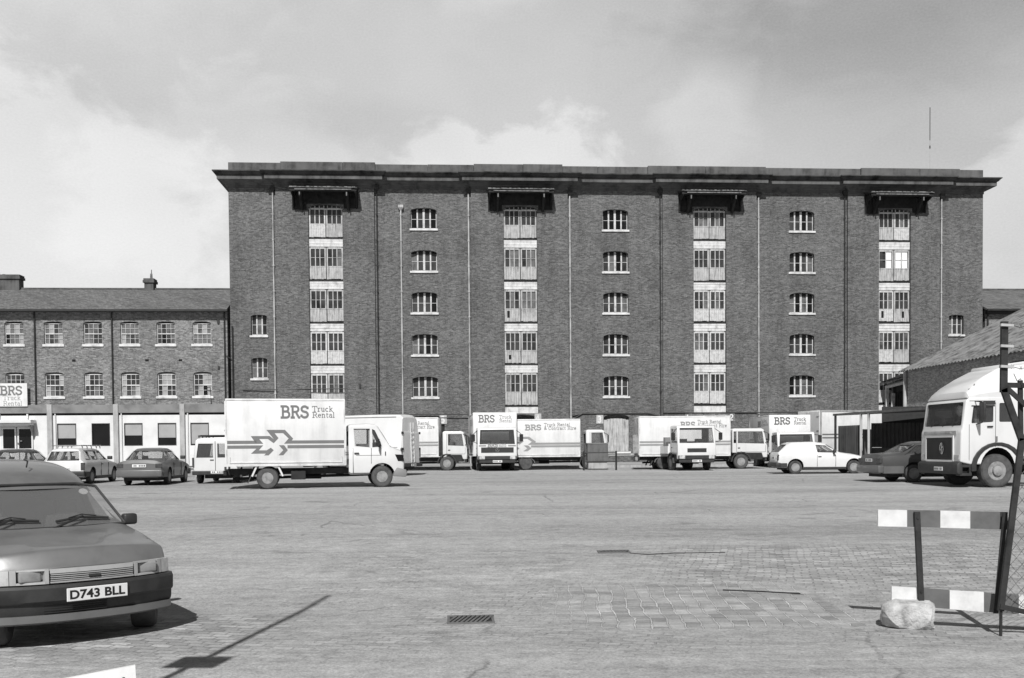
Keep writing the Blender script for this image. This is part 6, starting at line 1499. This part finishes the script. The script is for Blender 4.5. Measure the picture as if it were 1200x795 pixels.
for z in (.1, .3, .9): 
    p = b+(a-b)*(z/.95); m.tube(p+Vector((0, -.012, 0)), p+Vector((0, .0, 0)), .012, 8)
m.build('post', 'steel_dark', T)
m = MB(); a = PV(1178, 601, 8.86)-off; b = PV(1167, 719, 8.88)-off; m.bar(a, b, .045, .008); m.build('post', 'steel_dark', T)
# stone holding the post down
rs = random.Random(4)
bm = bmesh.new(); bmesh.ops.create_icosphere(bm, subdivisions=3, radius=1)
for v in bm.verts:
    p = v.co.copy(); q = Vector((max(-.88, min(.86, p.x*1.05)), max(-.80, min(.80, p.y)), max(-.66, min(.80, p.z*1.05+.08*p.x))))
    nn_ = math.sin(p.x*3.1+1)*math.cos(p.y*2.7)*.06+math.sin(p.x*7+p.z*6)*.025+math.sin(p.y*9+p.x*4)*.018
    from mathutils import noise as mn
    k = 1+nn_+.13*mn.noise(p*1.6)+.05*mn.noise(p*5)+.02*mn.noise(p*14)
    v.co = Vector((q.x*.27*k, q.y*.22*k, q.z*.175*k-.03*(p.x > .3)*0))
me = bpy.data.meshes.new('boulder'); bm.to_mesh(me); bm.free()
M['boulder'] = plain('pale_limestone', .46, .95, .35, 6, bump=.8)
me.materials.append(M['boulder']); me.polygons.foreach_set('use_smooth', [True]*len(me.polygons)); me.set_sharp_from_angle(angle=R(16))
st_ = bpy.data.objects.new('boulder', me); COL.objects.link(st_); X, Y = G(1067, 736); st_.location = (X, Y+.05, .112+gz(Y)); st_.rotation_euler = (R(4), R(4), R(-18))
tag(st_, 'pale rough block of stone on the ground at the foot of the striped barrier', 'stone')

# leaning fence panel with cranked post, at the right edge
YF = 8.75
T = empty('wire_fence'); off = PV(1173, 748, YF); off.z = 0; T.location = off
tag(T, 'leaning dark iron fence panel with cranked top and chain-link mesh at right edge', 'fence')
q = lambda px, py, dy=0: PV(px, py, YF+dy)-off
m = MB()
m.bar(q(1172.5, 716), q(1197.5, 514), .052, .03); m.bar(q(1197.5, 516), q(1176, 456), .055, .03); m.bar(q(1176, 460), q(1177, 377), .058, .03)
m.build('cranked_post', 'steel_dark', T)
m = MB(); m.bar(q(1173, 714, .01), q(1172.6, 749, .01), .02, .02); m.build('spike', 'steel_dark', T)
m = MB(); m.bar(q(1172, 711, -.02), q(1330, 745, -.02), .045, .02); m.build('bottom_rail', 'steel_dark', T)
m = MB(); m.bar(q(1195.5, 446, .05), q(1196.5, 530, .05), .035, .03); m.build('upright', 'steel_dark', T)
m = MB(); m.bar(q(1179, 451.5, .03), q(1330, 455, .03), .045, .02); m.bar(q(1180, 455, .0), q(1215, 487, .0), .04, .02); m.build('brace', 'steel_dark', T)
m = MB(); m.bar(q(1320, 456, .03), q(1320, 742, .03), .05, .03); m.build('far_post', 'steel_dark', T)
for y in (381, 405.5, 429.5):
    m = MB(); m.bar(q(1172, y, -.02), q(1187, y+.8, -.02), .022, .04); m.build('wire_bracket', 'pipe_pale', T)
m = MB(); rw_ = random.Random(8)
for y in (381, 406, 430):
    pts = [q(1183+i*12, y+2*sin(i*1.3)+rw_.uniform(-1, 1), .0) for i in range(12)]; m.path(pts, .0035, 4)
    for i in range(14):
        p = q(1187+i*9.5, y+1.5*sin(i*1.3), 0); m.path([p+Vector((-.012, 0, -.02)), p+Vector((.012, 0, .02))], .002, 3); m.path([p+Vector((.012, 0, -.02)), p+Vector((-.012, 0, .02))], .002, 3)
m.path([q(1188, 438), q(1192, 447), q(1196, 444), q(1199, 452)], .003, 4); m.path([q(1120, 396, .3), q(1126, 393, .3)], .002, 3)
m.build('barbed_wire', 'steel_dark', T)
# chain link between stile and rail
m = MB(); z0_, z1_ = q(1185, 712).z, q(1185, 535).z; xs0 = lambda z: q(1172.5, 716).x+(z-q(1172.5, 716).z)/(q(1197.5, 514).z-q(1172.5, 716).z)*(q(1197.5, 514).x-q(1172.5, 716).x)
xE = q(1320, 600).x; sp_ = .062; row = 0; z = z0_
def zb_at(x): return q(1172, 711).z+(x-q(1172, 711).x)*((q(1330, 745).z-q(1172, 711).z)/(q(1330, 745).x-q(1172, 711).x))

for d in (-1, 1):
    for i in range(-14, 34):
        x = i*.098; pts = []
        for k in range(60):
            zz = -.4+k*.035; xx = x+d*k*.030
            if xs0(zz)+.02 < xx < xE and zb_at(xx) < zz < z1_: pts.append(Vector((xx+.004*sin(i*1.7+k*.9), .03+.005*d, zz)))
            else:
                if len(pts) > 1: m.path(pts, .0028, 4)
                pts = []
        if len(pts) > 1: m.path(pts, .0028, 4)
m.build('chain_link_mesh', 'wire', T)
# litter of rods and wires on the ground
def lying(name, pts, r_, mat, lab, cat, grp=None):
    m = MB(); P_ = []
    for px, py in pts: X, Y = G(px, py); P_.append(Vector((X, Y, gz(Y)+r_)))
    o0 = P_[0].copy(); m.path([p-o0 for p in P_], r_, 6); o = m.build(name, mat, None); o.location = o0; tag(o, lab, cat, grp); return o


# drain gratings
def grate(px0, py0, px1, py1, w_, l_, rz, lab, n):
    T = empty('drain_grate'); X, Y = G((px0+px1)/2, (py0+py1)/2); T.location = (X, Y, gz(Y)+.004); T.rotation_euler = (0, 0, rz); tag(T, lab, 'drain')
    m = MB(); a, b = w_/2, l_/2
    for q_ in ((-a, a, -b, -b+.025), (-a, a, b-.025, b), (-a, -a+.025, -b+.025, b-.025), (a-.025, a, -b+.025, b-.025)): m.box(q_[0], q_[1], q_[2], q_[3], -.03, .012)
    m.build('frame', 'sheet_mid', T)
    m = MB(); m.box(-a+.02, a-.02, -b+.02, b-.02, -.03, .0015); m.build('gully', 'plastic_dark', T)
    m = MB()
    for i in range(n):
        x = -a+.03+(w_-.06)*(i+.5)/n; m.bar((x-.05, -b+.02, .008), (x+.05, b-.02, .008), .014, (w_-.06)/n*.5)
    m.build('bar', 'sheet_mid', T)
grate(703, 646.5, 735, 648, .48, .3, R(0), 'small drain grating at the far edge of the worn setts', 8)
grate(525, 727, 578, 727, .46, .42, R(4), 'drain grating in the asphalt near the bottom middle of the photo', 9)
lying('slot_rail', [(847, 692.3), (890, 694), (938, 696.6)], .008, 'steel_dark', 'rusty iron edge strip set in the large pale setts', 'rail')
# dark rail edge sunk along the setts
lying('sunken_rail', [(738, 648.8), (760, 650.5), (790, 648.6), (850, 648)], .006, 'steel_dark', 'long iron edging rail running right from the far drain grating', 'rail')

# steel box and guard rail in front of the pavement
T = empty('steel_box'); tag(T, 'plain dark grey steel box standing before the arched boarded door', 'container')
Yq = 54.5; a = PV(688.6, 541, Yq); b = PV(712.6, 520, Yq); T.location = (a.x, Yq, gz(Yq)-.01)
m = MB(); m.box(0, b.x-a.x, 0, 1.3, .42, b.z-gz(Yq)); m.bevel(.02, 1); bx_ = m.build('box', 'skip_paint', T)
m = MB(); m.box(-.02, b.x-a.x+.02, -.02, 1.32, b.z-gz(Yq)-.0, b.z-gz(Yq)+.05); m.build('lid', 'fascia', bx_)
m = MB(); m.box(.05, b.x-a.x-.05, .05, 1.25, 0, .418); m.build('plinth', 'concrete', T)
T = empty('guard_rail'); tag(T, 'low black tubular guard rail passing in front of the dark steel box', 'rail')
Yq = 53.6; a = PV(684, 530.5, Yq); b = PV(722, 530.5, Yq); T.location = (a.x, Yq, gz(Yq)-.01); L_ = b.x-a.x; zt = a.z-gz(Yq)
m = MB(); m.path([(0, 0, zt), (L_, 0, zt)], .03, 8); m.path([(0, 0, zt*.5), (L_, 0, zt*.5)], .03, 8); m.build('rail', 'pipe_dark', T)
for x in (0, L_): m = MB(); m.tube((x, 0, 0), (x, 0, zt+.08), .05, 8); m.build('post', 'pipe_dark', T)
T = empty('crash_barrier'); tag(T, 'low white crash barrier between dark saloon and white van', 'barrier'); Yq = 47
a = PV(208, 546, Yq); b = PV(245, 546, Yq); T.location = (a.x, Yq, gz(Yq)-.01); zt = a.z-gz(Yq); L_ = b.x-a.x
m = MB(); m.prism([(-.03, zt), (.05, zt-.06), (-.03, zt-.12), (.05, zt-.18), (-.03, zt-.24), (-.06, zt-.24), (.01, zt-.18), (-.06, zt-.12), (.01, zt-.06), (-.06, zt)], 0, L_, 'yz'); m.build('rail', 'concrete', T)
for x in (.2, L_-.65): m = MB(); m.box(x, x+.14, 0.05, .2, 0, zt-.05); m.build('post', 'white', T)

# white plank end at the lower left, on its trestle
T = empty('barrier_plank'); tag(T, 'white end of a plank with a bolt, poking into the lower left corner', 'plank')
e1 = PV(158.5, 780, 5.6); e0 = PV(75, 796, 5.5); T.location = (e1.x, e1.y, 0); d = (e0-e1); L2 = 4.0
m = MB(); hgt = .2
A = e1-Vector((e1.x, e1.y, 0)); B = A+d*L2; up = Vector((.012, -.01, -hgt)); th = Vector((-.01, .025, 0))
m.loft([[A, A+up, A+up+th, A+th], [B, B+up, B+up+th, B+th]]); m.build('board', 'white_stripe', T)
m = MB(); p = A+d*.17+up*.30; m.tube(p, p+Vector((-.002, -.012, 0)), .008, 8); m.build('bolt', 'steel_dark', T)
for k in (.5, 3.3): m = MB(); p = A+d*k+th+up*.3; m.bar(p, (p.x, p.y+.1, 0), .05, .03); m.build('post', 'steel_dark', T)
# tall pole with a small plate standing just outside the frame on the left; its shadow crosses the yard
T = empty('sign_pole', (-3.07, 3.6, 0)); T.rotation_euler = (0, R(2.2), 0); tag(T, 'tall thin pole with a small plate whose shadow crosses the yard', 'pole')
m = MB(); m.tube((0, 0, 0), (0, 0, 7.5), .035, 10); m.build('pole', 'steel_dark', T, True)
m = MB(); m.box(-.21, .21, -.05, -.037, 4.05, 4.45); m.build('plate', 'pipe_pale', T)
